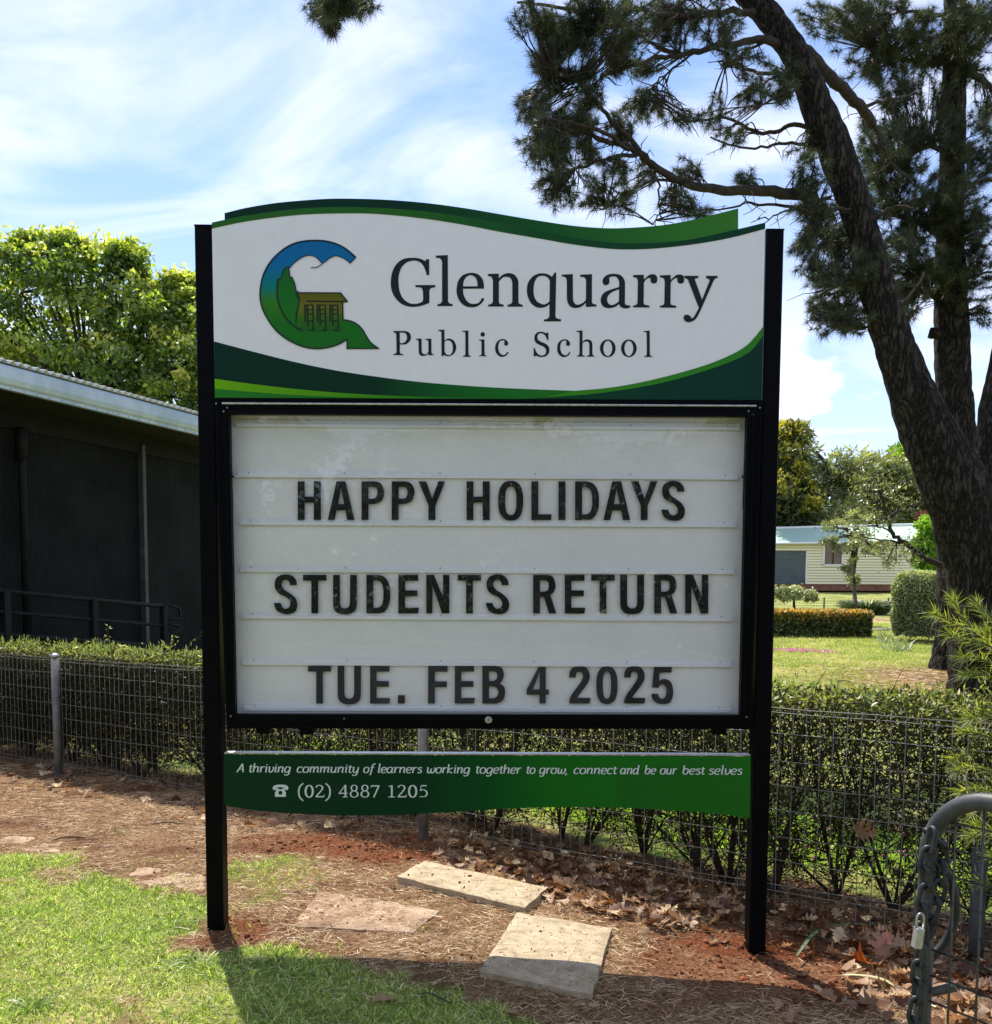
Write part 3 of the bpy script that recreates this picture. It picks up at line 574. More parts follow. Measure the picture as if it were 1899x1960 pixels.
def ns(pts, w=16):
    global no
    pts = [(NO[0] + a / NK, NO[1] + b / NK) for a, b in pts]
    pen(nm, spline(pts, 5) if len(pts) > 2 else pts, w / NK, no, lambda t_, w_: w_ * (0.42 + 0.58 * abs(t_[1]) ** 1.3)); no += 1e-5
def el_(cx, cy, rx, ry): return [(cx + rx * math.cos(a), cy + ry * math.sin(a)) for a in np.linspace(0, 2 * math.pi, 13)]
ns([(408, 62), (370, 100), (358, 155), (370, 215), (408, 255)], 18); ns([(652, 62), (690, 100), (702, 155), (690, 215), (652, 255)], 18)
for x in (473, 1608): ns(el_(x, 150, 40, 65), 22)
for x in (0, 901):
    ns([(550 + x, 108), (560 + x, 90), (588 + x, 83), (615 + x, 98), (617 + x, 122), (590 + x, 160), (550 + x, 203)], 18); ns([(543 + x, 209), (632 + x, 209)], 32); ns([(632 + x, 214), (638 + x, 185)], 8)
ns([(868, 85), (800, 172)], 12); ns([(796, 172), (896, 172)], 26); ns([(870, 80), (870, 212)], 20); ns([(838, 212), (896, 212)], 18)
for x in (0, 118): ns(el_(966 + x, 113, 31, 31), 17); ns(el_(966 + x, 180, 40, 34), 18)
ns([(1152, 90), (1242, 90)], 32); ns([(1238, 90), (1180, 216)], 17); ns([(1153, 88), (1150, 108)], 8)
ns([(1346, 98), (1382, 86)], 18); ns([(1379, 84), (1379, 212)], 20); ns([(1342, 212), (1416, 212)], 20)
ns([(1705, 88), (1762, 88)], 30); ns([(1703, 86), (1692, 142)], 9); ns([(1690, 142), (1725, 132), (1758, 150), (1764, 180), (1742, 207), (1685, 207)], 19)
nm.build('phone_number_lettering', M_pale, sg); nm = MB()
sign_prism(nm, [tr("72,120! 80,95 110,80 157,77 210,80 238,95 243,120 235,135 202,135! 196,112 157,104 118,112 113,135! 85,135", NO, NK)], 0.0140, None)
sign_prism(nm, [tr("118,114! 133,114! 138,127! 178,127! 183,114! 197,114! 200,135 218,165! 218,210! 97,210! 97,165! 114,135", NO, NK), el(157, 166, 22, 22, NO, NK)], 0.0143, None)
nm.build('telephone_symbol', M_pale, sg)
sg['label'] = 'green strip with slogan and phone number'
# ------------------------------------------------------------------ ground
def px_poly(pts): return [(on_ground(u, v).x, on_ground(u, v).y) for u, v in pts]
def inside(X, Y, poly):
    c = np.zeros(X.shape, bool); n = len(poly)
    for i in range(n):
        x1, y1 = poly[i]; x2, y2 = poly[(i + 1) % n]
        k = ((y1 > Y) != (y2 > Y)) & (X < (x2 - x1) * (Y - y1) / (y2 - y1 + 1e-12) + x1); c ^= k
    return c
_tab = rng.random((64, 64))
def vnoise(X, Y, s):
    X = X * s; Y = Y * s; xi = np.floor(X).astype(int); yi = np.floor(Y).astype(int); fx = X - xi; fy = Y - yi
    fx = fx * fx * (3 - 2 * fx); fy = fy * fy * (3 - 2 * fy); g = lambda a, b: _tab[a % 64, b % 64]
    return (g(xi, yi) * (1 - fx) + g(xi + 1, yi) * fx) * (1 - fy) + (g(xi, yi + 1) * (1 - fx) + g(xi + 1, yi + 1) * fx) * fy
def fnoise(X, Y, s, o=4):
    a, t, w = 0, 0, 1
    for k in range(o): a = a + w * vnoise(X + 13.7 * k, Y + 7.1 * k, s * 2 ** k); t += w; w *= 0.5
    return a / t
FA, FDX = 4.79, -0.642                               # the fence line: y = FA + FDX * x
def behind(X, Y): return Y - (FA + FDX * X)
G1 = px_poly([(-900, 1640), (0, 1628), (150, 1632), (215, 1690), (300, 1716), (395, 1712), (400, 1745), (330, 1790), (290, 1815), (420, 1838), (500, 1818), (640, 1842), (760, 1872), (900, 1900), (1010, 1962), (1150, 2300), (1300, 3400), (-2500, 3400), (-2500, 1900)])
G2 = px_poly([(442, 1662), (520, 1640), (600, 1640), (622, 1662), (580, 1700), (500, 1722), (445, 1745)])
S1 = px_poly([(1250, 1790), (1400, 1770), (1560, 1795), (1640, 1840), (1600, 1900), (1480, 1925), (1300, 1900), (1220, 1850)])
S2 = px_poly([(440, 1600), (600, 1590), (830, 1600), (840, 1650), (690, 1655), (560, 1640), (445, 1640)])
S3 = px_poly([(320, 1810), (400, 1770), (470, 1740), (530, 1770), (500, 1810), (430, 1835)])
def masks(X, Y):
    """grass, soil weights"""
    wx = (fnoise(X, Y, 4) - .5) * 0.22; wy = (fnoise(X + 50, Y + 20, 4) - .5) * 0.22
    wx = wx + (fnoise(X + 7, Y, 15) - .5) * .20; wy = wy + (fnoise(X, Y + 3, 15) - .5) * .20; x, y = X + wx, Y + wy
    g = (inside(x, y, G1) | inside(x, y, G2)).astype(float)
    g = np.where((g > 0) & (fnoise(X + 9, Y, 3.3) > 0.70), 0.25, g); g = np.where(inside(x, y, G2), np.where(fnoise(X + 2, Y + 5, 9) > .5, .6, .2), g)
    s = (inside(x, y, S1) | inside(x, y, S2) | inside(x, y, S3)).astype(float)
    g = np.where(Y < 1.5, 1.0, g)
    b = behind(X, Y) > 0.75 + (fnoise(X, Y, 2) - .5) * .5
    g = np.where(b, 1.0, g); s = np.where(b, 0, s); pq = on_ground(1880, 1300); g = np.where(((X - pq.x) / 1.3) ** 2 + ((Y - pq.y - .3) / 1.1) ** 2 < 1 + .8 * (fnoise(X, Y, 2.5) - .5), .12, g)
    return g, s
def axis(lo, hi, flo, fhi, fine, grow=1.12):
    a = list(np.arange(flo, fhi, fine)); st = fine
    while a[-1] < hi: st *= grow; a.append(a[-1] + st)
    st = fine; a = a[::-1]
    while a[-1] > lo: st *= grow; a.append(a[-1] - st)
    return np.array(a[::-1])
XS = axis(-320, 320, -3.6, 2.6, 0.028); YS = axis(-90, 520, 1.7, 6.4, 0.028)
GX, GY = np.meshgrid(XS, YS)
g_, s_ = masks(GX, GY)
def soften(a, k=2):
    for _ in range(k): a = (a + np.roll(a, 1, 0) + np.roll(a, -1, 0) + np.roll(a, 1, 1) + np.roll(a, -1, 1)) / 5
    return a
g_s, s_s = soften(g_), soften(s_, 6) * np.clip((fnoise(GX + 1, GY, 6) - .25) * 3, .45, 1)
near = np.clip((7.5 - np.abs(GY - 4)) / 3, 0, 1) * np.clip((6 - np.abs(GX)) / 2, 0, 1)
def relief(X, Y, s): return 0.022 * (fnoise(X, Y, 1.4, 3) - .5) + 0.012 * (fnoise(X, Y, 9, 3) - .5) + s * (0.045 * (fnoise(X + 3, Y, 7, 4) - .42))
GZ = gz(GX, GY) + near * relief(GX, GY, s_s) + (1 - near) * 0.04 * (fnoise(GX, GY, .15, 3) - .5) * np.clip((np.abs(GY) - 6) / 20, 0, 1)
base_l = on_ground(415, 1785); GZ -= 0.012 * np.exp(-((GX - base_l.x) ** 2 + (GY - base_l.y) ** 2) / 0.02)
base_r = on_ground(1450, 1832); GZ -= 0.02 * np.exp(-((GX - base_r.x) ** 2 + (GY - base_r.y) ** 2) / 0.05)
ny, nx = GX.shape; idx = np.arange(ny * nx).reshape(ny, nx)
F = np.stack([idx[:-1, :-1], idx[:-1, 1:], idx[1:, 1:], idx[1:, :-1]], -1).reshape(-1, 4)
mgnd, t, o = new_mat('ground')
tcn = nd(t, 'ShaderNodeTexCoord'); ag = nd(t, 'ShaderNodeAttribute', attribute_name='grass'); as_ = nd(t, 'ShaderNodeAttribute', attribute_name='soil')
def N(scale, det=6.0, rough=.6, st=(1, 1, 1)):
    mp = nd(t, 'ShaderNodeMapping', {0: tcn.outputs['Object'], 'Scale': st}); return nd(t, 'ShaderNodeTexNoise', {0: mp.outputs[0], 'Scale': scale, 'Detail': det, 'Roughness': rough}).outputs[0]
lit_a = ramp(t, N(60, 9, .8), [(.34, (.05, .024, .012)), (.46, (.18, .098, .050)), (.57, (.35, .23, .13)), (.70, (.56, .43, .27))])
lit_b = ramp(t, N(60, 9, .8), [(.34, (.03, .013, .008)), (.5, (.13, .060, .030)), (.66, (.28, .16, .085))])
litm = nd(t, 'ShaderNodeMapRange', {0: N(3.5, 5, .6), 1: .36, 2: .54}).outputs[0]
litter = nd(t, 'ShaderNodeMixRGB', {0: litm, 1: lit_b, 2: lit_a}).outputs[0]
soil = ramp(t, N(60, 8, .7), [(.3, (.025, .010, .006)), (.5, (.17, .056, .023)), (.7, (.34, .125, .052))])
gr1 = ramp(t, N(1.3, 4, .6), [(.35, (.16, .24, .05)), (.5, (.33, .36, .10)), (.66, (.55, .47, .20))])
gr2 = ramp(t, N(18, 8, .7), [(.3, (.35, .35, .35)), (.5, (.8, .8, .8)), (.7, (1.25, 1.25, 1.25))])
gcol = nd(t, 'ShaderNodeMixRGB', {0: 1.0, 1: gr1, 2: gr2}, blend_type='MULTIPLY').outputs[0]
m1 = nd(t, 'ShaderNodeMixRGB', {0: as_.outputs['Fac'], 1: litter, 2: soil}).outputs[0]
m2 = nd(t, 'ShaderNodeMixRGB', {0: ag.outputs['Fac'], 1: m1, 2: gcol}).outputs[0]
bs = nd(t, 'ShaderNodeBsdfPrincipled', {'Base Color': m2, 'Roughness': 0.95, 'Specular IOR Level': 0.1})
bpn = nd(t, 'ShaderNodeBump', {'Strength': 0.9, 'Distance': 0.02, 'Height': N(70, 8, .7)}); t.links.new(bpn.outputs[0], bs.inputs['Normal']); t.links.new(bs.outputs[0], o.inputs[0])
gnd = npmesh('ground', np.stack([GX, GY, GZ], -1).reshape(-1, 3), F, mgnd, smooth=True); tag(gnd, kind='structure')
for nme, arr in (('grass', g_s), ('soil', s_s)):
    a = gnd.data.attributes.new(nme, 'FLOAT', 'POINT'); a.data.foreach_set('value', arr.ravel().astype(np.float32))
def gh(X, Y):                                        # actual ground height (bilinear in the grid)
    X = np.asarray(X, float); Y = np.asarray(Y, float)
    i = np.clip(np.searchsorted(XS, X) - 1, 0, nx - 2); j = np.clip(np.searchsorted(YS, Y) - 1, 0, ny - 2)
    fx = (X - XS[i]) / (XS[i + 1] - XS[i]); fy = (Y - YS[j]) / (YS[j + 1] - YS[j])
    return (GZ[j, i] * (1 - fx) + GZ[j, i + 1] * fx) * (1 - fy) + (GZ[j + 1, i] * (1 - fx) + GZ[j + 1, i + 1] * fx) * fy
def gpt(u, v):
    p = on_ground(u, v); p.z = float(gh(p.x, p.y)); return p
def scatter(n, x0, x1, y0, y1, keep):
    X = rng.uniform(x0, x1, n); Y = rng.uniform(y0, y1, n); k = keep(X, Y); return X[k], Y[k]
def seen(X, Y, m=0.12): return (np.abs(X) < Y * (0.53 + m)) & (Y > 1.5)

# ------------------------------------------------------------------ paving slabs
M_slab = surf('sandstone slab', [(0, (.27, .20, .12)), (.45, (.40, .32, .205)), (1, (.50, .42, .29))], scale=16, detail=12, rough=.92, bump=.5, bscale=45, bdist=.006, speck=(60, .62, (.17, .12, .07)))
M_slab2 = surf('dusty pink slab', [(0, (.20, .115, .07)), (.4, (.34, .235, .15)), (1, (.46, .36, .25))], scale=7, detail=10, rough=.95, bump=.6, bscale=50, bdist=.008, speck=(22, .60, (.16, .07, .04)))
SLABS = []
def slab_(px, thick, lift, mat, label, n=26):
    c = [gpt(u, v) for u, v in px]
    for q in c: q.z += lift
    # fit the corners to one tilted plane so the slab is flat
    A_ = np.array([[q.x, q.y, 1] for q in c]); co, *_ = np.linalg.lstsq(A_, np.array([q.z for q in c]), rcond=None)
    SLABS.append(([(q.x, q.y) for q in c], co)); vs = []; nrows = n
    for j in range(nrows + 1):
        for i in range(nrows + 1):
            a, b = i / nrows, j / nrows; p = (c[0] * (1 - a) + c[1] * a) * (1 - b) + (c[3] * (1 - a) + c[2] * a) * b
            ed = min(a, 1 - a, b, 1 - b); x, y = p.x, p.y
            if ed == 0: w = (mn.noise(Vector((x * 14, y * 14, 3.1))) * .008); x += w; y += w * .7
            z = co[0] * x + co[1] * y + co[2] + .003 * mn.noise(Vector((x * 9, y * 9, 0))) - (.006 if ed == 0 else (.0015 if ed < 1.5 / nrows else 0))
            vs.append((x, y, z))
    m = nrows + 1; fs = [(j * m + i, j * m + i + 1, (j + 1) * m + i + 1, (j + 1) * m + i) for j in range(nrows) for i in range(nrows)]
    rim = [i for i in range(nrows)] + [j * m + nrows for j in range(nrows)] + [nrows * m + i for i in range(nrows, 0, -1)] + [j * m for j in range(nrows, 0, -1)]
    k = len(vs); vs += [(vs[i][0] + .006 * mn.noise(Vector((vs[i][0] * 20, 0, vs[i][1] * 20))), vs[i][1], vs[i][2] - thick * .5) for i in rim]; k2 = len(vs); vs += [(vs[i][0], vs[i][1], vs[i][2] - thick) for i in rim]; L = len(rim)
    for i in range(L):
        j = (i + 1) % L; fs += [(rim[i], k + i, k + j, rim[j]), (k + i, k2 + i, k2 + j, k + j)]
    mb = MB(); mb.add(vs, fs); o = mb.build('paving_slab', mat); me = o.data
    bm_fix(me); tag(o, label, 'paving slab', 'stone slabs lying by the sign'); return o
def bm_fix(me):
    import bmesh
    b = bmesh.new(); b.from_mesh(me); bmesh.ops.recalc_face_normals(b, faces=b.faces); b.to_mesh(me); b.free()
slab_([(760, 1690), (812, 1659), (1047, 1713), (1003, 1752)], .085, .042, M_slab, 'long sandstone slab lying upper in the row with its thick edge exposed')
slab_([(918, 1871), (990, 1755), (1171, 1788), (1131, 1917)], .06, .028, M_slab, 'square sandstone slab nearest the viewer, half in the sign shadow')
slab_([(560, 1776), (612, 1706), (842, 1747), (790, 1790)], .03, .012, M_slab2, 'dusty pink stained slab sunk level with the ground right of the left post')
slab_([(222, 1690), (262, 1657), (396, 1668), (392, 1706)], .03, .001, M_slab2, 'reddish sunken slab just left of the left sign post')
slab_([(-60, 1620), (-20, 1596), (132, 1604), (118, 1630)], .03, .000, M_slab2, 'sunken slab at the left edge of the photo below the fence')

def ghs(X, Y):
    z = gh(X, Y)
    for poly, co in SLABS:
        z = np.where(inside(X, Y, poly), np.maximum(z, co[0] * X + co[1] * Y + co[2]), z)
    return z
def slabk(X, Y):
    k = np.ones(len(X))
    for i, (poly, co) in enumerate(SLABS): k = np.where(inside(X, Y, poly), .05 if i < 2 else .45, k)
    return k
# ------------------------------------------------------------------ grass, needles, clods
M_grass = leafmat('grass blades', [(0, (.09, .17, .02)), (.35, (.24, .36, .05)), (.65, (.48, .58, .14)), (1, (.85, .84, .48))], .45, (1.3, 1.4, .6), .03)
M_straw = leafmat('dry pine needles', [(0, (.12, .05, .022)), (.3, (.42, .22, .095)), (.65, (.72, .52, .27)), (1, (.92, .80, .56))], .15, (1.2, 1.1, .9), .05)
X, Y = scatter(240000, -3.2, 2.0, 2.05, 4.6, lambda X, Y: seen(X, Y) & (behind(X, Y) < 0.1))
g, s = masks(X, Y); dens = 0.35 + 0.9 * fnoise(X, Y, 5)
k = ((g > 0) | ((fnoise(X + 3, Y + 8, 5) > .60) & (behind(X, Y) < -.9) & (X < .1) & (rng.random(len(X)) < .35))) & (rng.random(len(X)) < np.where(g > .61, dens * .95, np.where(g > .5, dens * .5, .16))); Xg, Yg = X[k], Y[k]
P = np.stack([Xg, Yg, gh(Xg, Yg) - .003], -1); D = rdir(len(P)) * .75; D[:, 2] = np.abs(D[:, 2]) + .45
tall = np.clip(fnoise(Xg + 4, Yg, 6) * 2 - .5, .2, 1.3)
o = strip_mesh('lawn_grass', P, D, rng.uniform(.024, .062, len(P)) * (0.6 + .6 * tall), rng.uniform(.0022, .0042, len(P)), M_grass, droop=.35)
tag(o, 'short bright green lawn grass in the left foreground before the sign', 'grass', kind='stuff')
# moss and short weeds in the litter
k = (g == 0) & (s == 0) & (fnoise(X + 31, Y + 7, 2.6) > .52) & (rng.random(len(X)) < .16) & (behind(X, Y) < -.7); Xg, Yg = X[k], Y[k]
P = np.stack([Xg, Yg, gh(Xg, Yg) - .002], -1); D = rdir(len(P)); D[:, 2] = np.abs(D[:, 2]) + .3
o = strip_mesh('low_weeds', P, D, rng.uniform(.008, .022, len(P)), rng.uniform(.002, .0035, len(P)), leafmat('low weeds', [(0, (.10, .14, .02)), (.5, (.22, .24, .05)), (1, (.38, .36, .12))], .3), droop=.3)
tag(o, 'thin olive green moss and weeds among the needles round the paving slabs', 'weeds', kind='stuff')
# big weed tufts
def tuft(u, v, n, L, spread, mat, wd=.005, name='grass_tuft', label='', cat='grass tuft', grp=None):
    p = gpt(u, v); a = rng.random(n) * 2 * math.pi; P = np.stack([p.x + np.cos(a) * .02 * rng.random(n), p.y + np.sin(a) * .02 * rng.random(n), np.full(n, p.z - .005)], -1)
    D = np.stack([np.cos(a) * spread, np.sin(a) * spread, rng.uniform(.5, 1.1, n)], -1)
    o = strip_mesh(name, P, D, rng.uniform(.5, 1, n) * L, wd, mat, droop=.45); return tag(o, label, cat, grp)
M_tuft = leafmat('tuft blades', [(0, (.07, .13, .02)), (.6, (.16, .26, .04)), (1, (.34, .42, .10))], .4)
tuft(385, 1845, 34, .17, 1.1, M_tuft, .006, label='spreading green weed tuft in front of the left sign post')
tuft(330, 1850, 22, .12, 1.2, M_tuft, .005, label='small weed tuft left of the spreading one by the post')
tuft(60, 1930, 60, .13, .9, M_tuft, .005, label='leafy grass tuft in the bottom left corner of the lawn')
tuft(230, 1480, 9, .09, .3, M_tuft, .004, label='single upright green sprout right of the left fence post') if False else tuft(224, 1595, 8, .10, .3, M_tuft, .004, label='thin green sprout beside the leftmost fence post')
tuft(500, 1660, 30, .06, .9, M_tuft, .0035, label='light green tuft right of the left sign post on bare soil')
# straw
X, Y = scatter(330000, -4.0, 2.3, 1.9, 7.4, lambda X, Y: seen(X, Y) & (behind(X, Y) < .35))
g, s = masks(X, Y); dn = fnoise(X + 5, Y + 5, 4)
k = rng.random(len(X)) < np.where(g > .5, .09, np.where(s > 0, .035, .04 + .95 * np.clip((dn - .32) / .22, 0, 1))) * slabk(X, Y) * np.clip(4.3 / Y, 0, 1.2)
Xg, Yg = X[k], Y[k]; P = np.stack([Xg, Yg, ghs(Xg, Yg) + rng.uniform(.001, .012, len(Xg))], -1)
a = rng.random(len(P)) * 6.283; D = np.stack([np.cos(a), np.sin(a), rng.uniform(-.03, .14, len(P))], -1)
o = strip_mesh('pine_needle_litter', P, D, rng.uniform(.02, .075, len(P)), rng.uniform(.0010, .0020, len(P)), M_straw, droop=.06)
tag(o, 'fallen brown pine needles strewn over the ground around the sign', 'needle litter', kind='stuff')
# clods
def clods(name, n, keep, size, mat, label, cat):
    X, Y = scatter(n, -3.6, 2.2, 2.0, 6.5, keep); n = len(X)
    ico = [(0, 0, 1), (.89, 0, .45), (.28, .85, .45), (-.72, .53, .45), (-.72, -.53, .45), (.28, -.85, .45), (.72, .53, -.45), (-.28, .85, -.45), (-.89, 0, -.45), (-.28, -.85, -.45), (.72, -.53, -.45), (0, 0, -1)]
    fc = [(0, 1, 2), (0, 2, 3), (0, 3, 4), (0, 4, 5), (0, 5, 1), (1, 6, 2), (2, 7, 3), (3, 8, 4), (4, 9, 5), (5, 10, 1), (6, 7, 2), (7, 8, 3), (8, 9, 4), (9, 10, 5), (10, 6, 1)]
    B = np.array(ico)[None] * rng.uniform(.6, 1.2, (n, 12, 1)) * rng.uniform(.6, 1.3, (n, 1, 3)) * (size * rng.pareto(2.6, n) + size * .45).clip(0, size * 5)[:, None, None]
    V = B + np.stack([X, Y, ghs(X, Y) + .001], -1)[:, None]
    Fc = (np.arange(n)[:, None, None] * 12 + np.array(fc)[None]).reshape(-1, 3)
    return tag(npmesh(name, V.reshape(-1, 3), Fc, mat, np.repeat(rng.random(n), 12)), label, cat, kind='stuff')
M_clod = leafmat('soil clod', [(0, (.06, .018, .008)), (.6, (.19, .060, .025)), (1, (.32, .115, .05))], 0, gloss=0.01)
clods('soil_clods', 60000, lambda X, Y: seen(X, Y) & (masks(X, Y)[1] > 0), .0035, M_clod, 'crumbled red brown soil dug up around the sign posts', 'soil')
clods('ground_crumbs', 15000, lambda X, Y: seen(X, Y) & (behind(X, Y) < .1) & (masks(X, Y)[1] == 0) & (masks(X, Y)[0] == 0), .0022, M_clod, 'scattered small soil crumbs lying between the needles', 'soil')
pbx, pby = on_ground(1880, 1300).x, on_ground(1880, 1300).y
# the lawn behind the hedge
M_lawn2 = leafmat('far lawn blades', [(0, (.16, .24, .04)), (.5, (.40, .45, .11)), (1, (.72, .66, .30))], .4, gloss=.03)
X, Y = scatter(330000, -2, 14, 4.2, 26, lambda X, Y: seen(X, Y, .02) & (behind(X, Y) > .7) & (X > -.6 * Y * .35 - .5) & (((X - pbx) / 1.4) ** 2 + ((Y - pby - .3) / 1.2) ** 2 > 1 + .8 * (fnoise(X, Y, 2.5) - .5)))
k = rng.random(len(X)) < np.clip(10 / Y, 0, 1); X, Y = X[k], Y[k]
P = np.stack([X, Y, gh(X, Y) - .005], -1); D = rdir(len(P)) * .7; D[:, 2] = np.abs(D[:, 2]) + .5
V, F, r = leaf_arrays(P, D, rng.uniform(.015, .038, len(P)) * (.5 + Y / 14), .004 * (.7 + Y / 9), .1)
tag(npmesh('far_lawn_grass', V, F, M_lawn2, r), 'sunlit mown lawn grass of the garden behind the hedge', 'grass', kind='stuff')
# tall green ground cover right behind the hedge (seen through its bare foot)
X, Y = scatter(60000, -2.2, 3.2, 3.5, 9, lambda X, Y: (behind(X, Y) > 1.0) & (behind(X, Y) < 2.3) & seen(X, Y, .1))
P = np.stack([X, Y, gh(X, Y)], -1); D = rdir(len(P)) * .6; D[:, 2] = np.abs(D[:, 2]) + .6
V, F, r = leaf_arrays(P, D, rng.uniform(.04, .12, len(P)), .009, .2)
tag(npmesh('ground_cover', V, F, leafmat('ground cover', [(0, (.14, .30, .03)), (.5, (.30, .46, .06)), (1, (.52, .60, .18))], .5), r), 'lush bright green ground cover seen through the foot of the hedge', 'ground cover', kind='stuff')
def petals(n, cx, cy, rx, ry, h, label, spread=.02):
    a = rng.random(n) * 6.28; q = np.sqrt(rng.random(n)); X = cx + rx * q * np.cos(a); Y = cy + ry * q * np.sin(a)
    P = np.repeat(np.stack([X, Y, gh(X, Y) + h * rng.uniform(.6, 1.1, n)], -1), 5, 0); D = rdir(len(P)); D[:, 2] = np.abs(D[:, 2]) * .7
    tag(leaf_mesh('pink_flowers', P, D, spread, spread * .6, M_pink, fold=.1), label, 'flowers', kind='stuff')
M_pink = leafmat('pink petals', [(0, (.62, .16, .34)), (1, (.80, .38, .55))], .4, (1.2, 1, 1.1))
c = at(1630, 1500, 4.9); petals(130, 1.55, 5.0, 1.1, .55, .13, 'small pink flowers blooming behind the hedge foot right of the sign')
c = at(700, 1450, 6.9); petals(30, -1.3, 7.2, .8, .5, .13, 'sparse pink flowers behind the hedge left of the middle fence post')
for (u, v, rx, ry, lb) in ((1560, 1249, .5, .35, 'patch of pink flowers on the lawn before the orange hedge'), (1510, 1246, .35, .3, 'faint patch of pink flowers beside the sign post on the lawn'), (1678, 1188, .5, .5, 'pink flower patch right of the orange hedge end'), (1735, 1205, .3, .3, 'small pink flower patch against the tall round hedge')):
    p = on_ground(u, v); petals(70, p.x, p.y, rx, ry, .03, lb, .032)

# ------------------------------------------------------------------ wire fence with round posts
M_galv = surf('galvanised steel', [(0, (.12, .125, .12)), (1, (.23, .23, .22))], scale=14, rough=.55, metal=.3, bump=.1, bscale=80)
M_wire = surf('weathered fence wire', [(0, (.15, .145, .125)), (1, (.29, .28, .25))], scale=30, rough=.5, metal=.3)
fd = Vector((1, FDX, 0)).normalized(); fn_ = Vector((-FDX, 1, 0)).normalized() * 1.0
fn_ = Vector((fd.y * -1, fd.x, 0))                  # away from the viewer
def fpt(s): p = Vector((0, FA, 0)) + fd * s; return p
fence = empty('wire_fence', (fpt(-1).x, fpt(-1).y, float(gh(fpt(-1).x, fpt(-1).y))), 'knee high welded wire mesh fence with round steel posts in front of the hedge', 'fence')
H_F = 0.848
def s_of(u):                                         # distance along the fence seen at column u
    d = ray(u, 1450); tt = FA / (d.y - FDX * d.x); p = d * tt; return (Vector((p.x, p.y, 0)) - Vector((0, FA, 0))).dot(fd)
def ftop(s): return H_F
for u in (118, 817, -560):
    s = s_of(u); p = fpt(s) - fn_ * .03; zg = float(gh(p.x, p.y)); mb = MB(); mb.tube([(p.x, p.y, zg - .2), (p.x, p.y, ftop(s) + .02)], .0285, 20); po = mb.build('fence_post', M_galv, fence, True)
    mb = MB(); z = ftop(s) + .02; mb.tube([(p.x, p.y, z - .012), (p.x, p.y, z), (p.x, p.y, z + .012), (p.x, p.y, z + .017)], [.033, .033, .024, .006], 20); mb.build('post_cap', M_silver, po, True)
p = fpt(s_of(1885)) - fn_ * .03; mb = MB(); mb.tube([(p.x, p.y, -.3), (p.x, p.y, 0.36)], .028, 16); mb.build('fence_post', surf('old dull post', [(0, (.03, .034, .03)), (1, (.06, .065, .06))], scale=10, rough=.7), fence, True)
s0, s1 = s_of(-120), s_of(2080); sv = np.arange(s0, s1, .0560)
hz_ = [0.0, -.022, -.115, -.225, -.335, -.445, -.555, -.665, -.775, -.80]
for s in sv:
    p = fpt(s); w = .004 * math.sin(s * 9); zt = ftop(s) + .004 * math.sin(s * 3.1); q = p + fn_ * w; zg = float(gh(q.x, q.y)) - .03
    pts = [(q.x, q.y, zg), (q.x + .004 * math.sin(s * 21), q.y, (zg + zt) / 2), (q.x, q.y, zt - .004), (q.x + fn_.x * .008, q.y + fn_.y * .008, zt + .006), (q.x + fn_.x * .02, q.y + fn_.y * .02, zt - .008)]
    mb = MB(); mb.tube(pts, .0019, 5, cap=False); mb.build('vertical_wire', M_wire, fence, True)
for h in hz_:
    mb = MB(); pts = []
    for s in np.arange(s0, s1, .11):
        p = fpt(s) - fn_ * .004; pts.append((p.x, p.y, ftop(s) + h + .005 * math.sin(s * 2.3 + h * 20) + .002 * math.sin(s * 11 + h)))
    mb.tube(pts, .0020, 5, cap=False); mb.build('horizontal_wire', M_wire, fence, True)

# ------------------------------------------------------------------ clipped hedge behind the fence
hedge = empty('clipped_hedge', (fpt(-1).x + fn_.x * .5, fpt(-1).y + fn_.y * .5, 0), 'long clipped hedge with narrow leaves behind the wire fence, bare and see-through at its foot', 'hedge')
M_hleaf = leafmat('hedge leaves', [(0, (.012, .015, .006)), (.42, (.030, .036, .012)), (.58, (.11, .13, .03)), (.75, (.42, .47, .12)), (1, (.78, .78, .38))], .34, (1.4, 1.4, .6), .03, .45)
M_twig = surf('hedge twigs', [(0, (.03, .022, .015)), (1, (.09, .065, .045))], scale=20, rough=.9)
HW = .72
def htop(s): return ftop(s) + .035
# stems
mb = MB(); tips = []
s = s0 - .2
while s < s1 + .3:
    s += rng.uniform(.16, .34); off = rng.uniform(.15, .6); b = fpt(s) + fn_ * off; zg = float(gh(b.x, b.y)); nst = rng.integers(4, 8)
    for k in range(nst):
        tgt = fpt(s + rng.normal() * .25) + fn_ * np.clip(off + rng.normal() * .2, .05, .68); zt = htop(s) * rng.uniform(.6, .98)
        mid = b.lerp(tgt, .45) + Vector((rng.normal() * .04, rng.normal() * .04, 0)); mid.z = zg + (zt - zg) * rng.uniform(.3, .45); tgt.z = zt; st = Vector((b.x, b.y, zg - .03))
        pts = [Vector(p) for p in spline([st, mid, tgt], 4)]; mb.tube(pts, list(np.linspace(rng.uniform(.006, .013), .003, len(pts))), 5, cap=False)
        for q in range(11):
            f = rng.uniform(.18, .95); pp = pts[min(int(f * (len(pts) - 1)), len(pts) - 2)]
            d = Vector((rng.normal() * .14, rng.normal() * .14, rng.uniform(.02, .24))); e = pp + d
            e2 = e + Vector((rng.normal() * .06, rng.normal() * .06, rng.uniform(-.02, .1))); mb.tube([pp, e, e2], [.0032, .0024, .0013], 3, cap=False); tips += [e, e2]
mb.build('stems', M_twig, hedge, True)
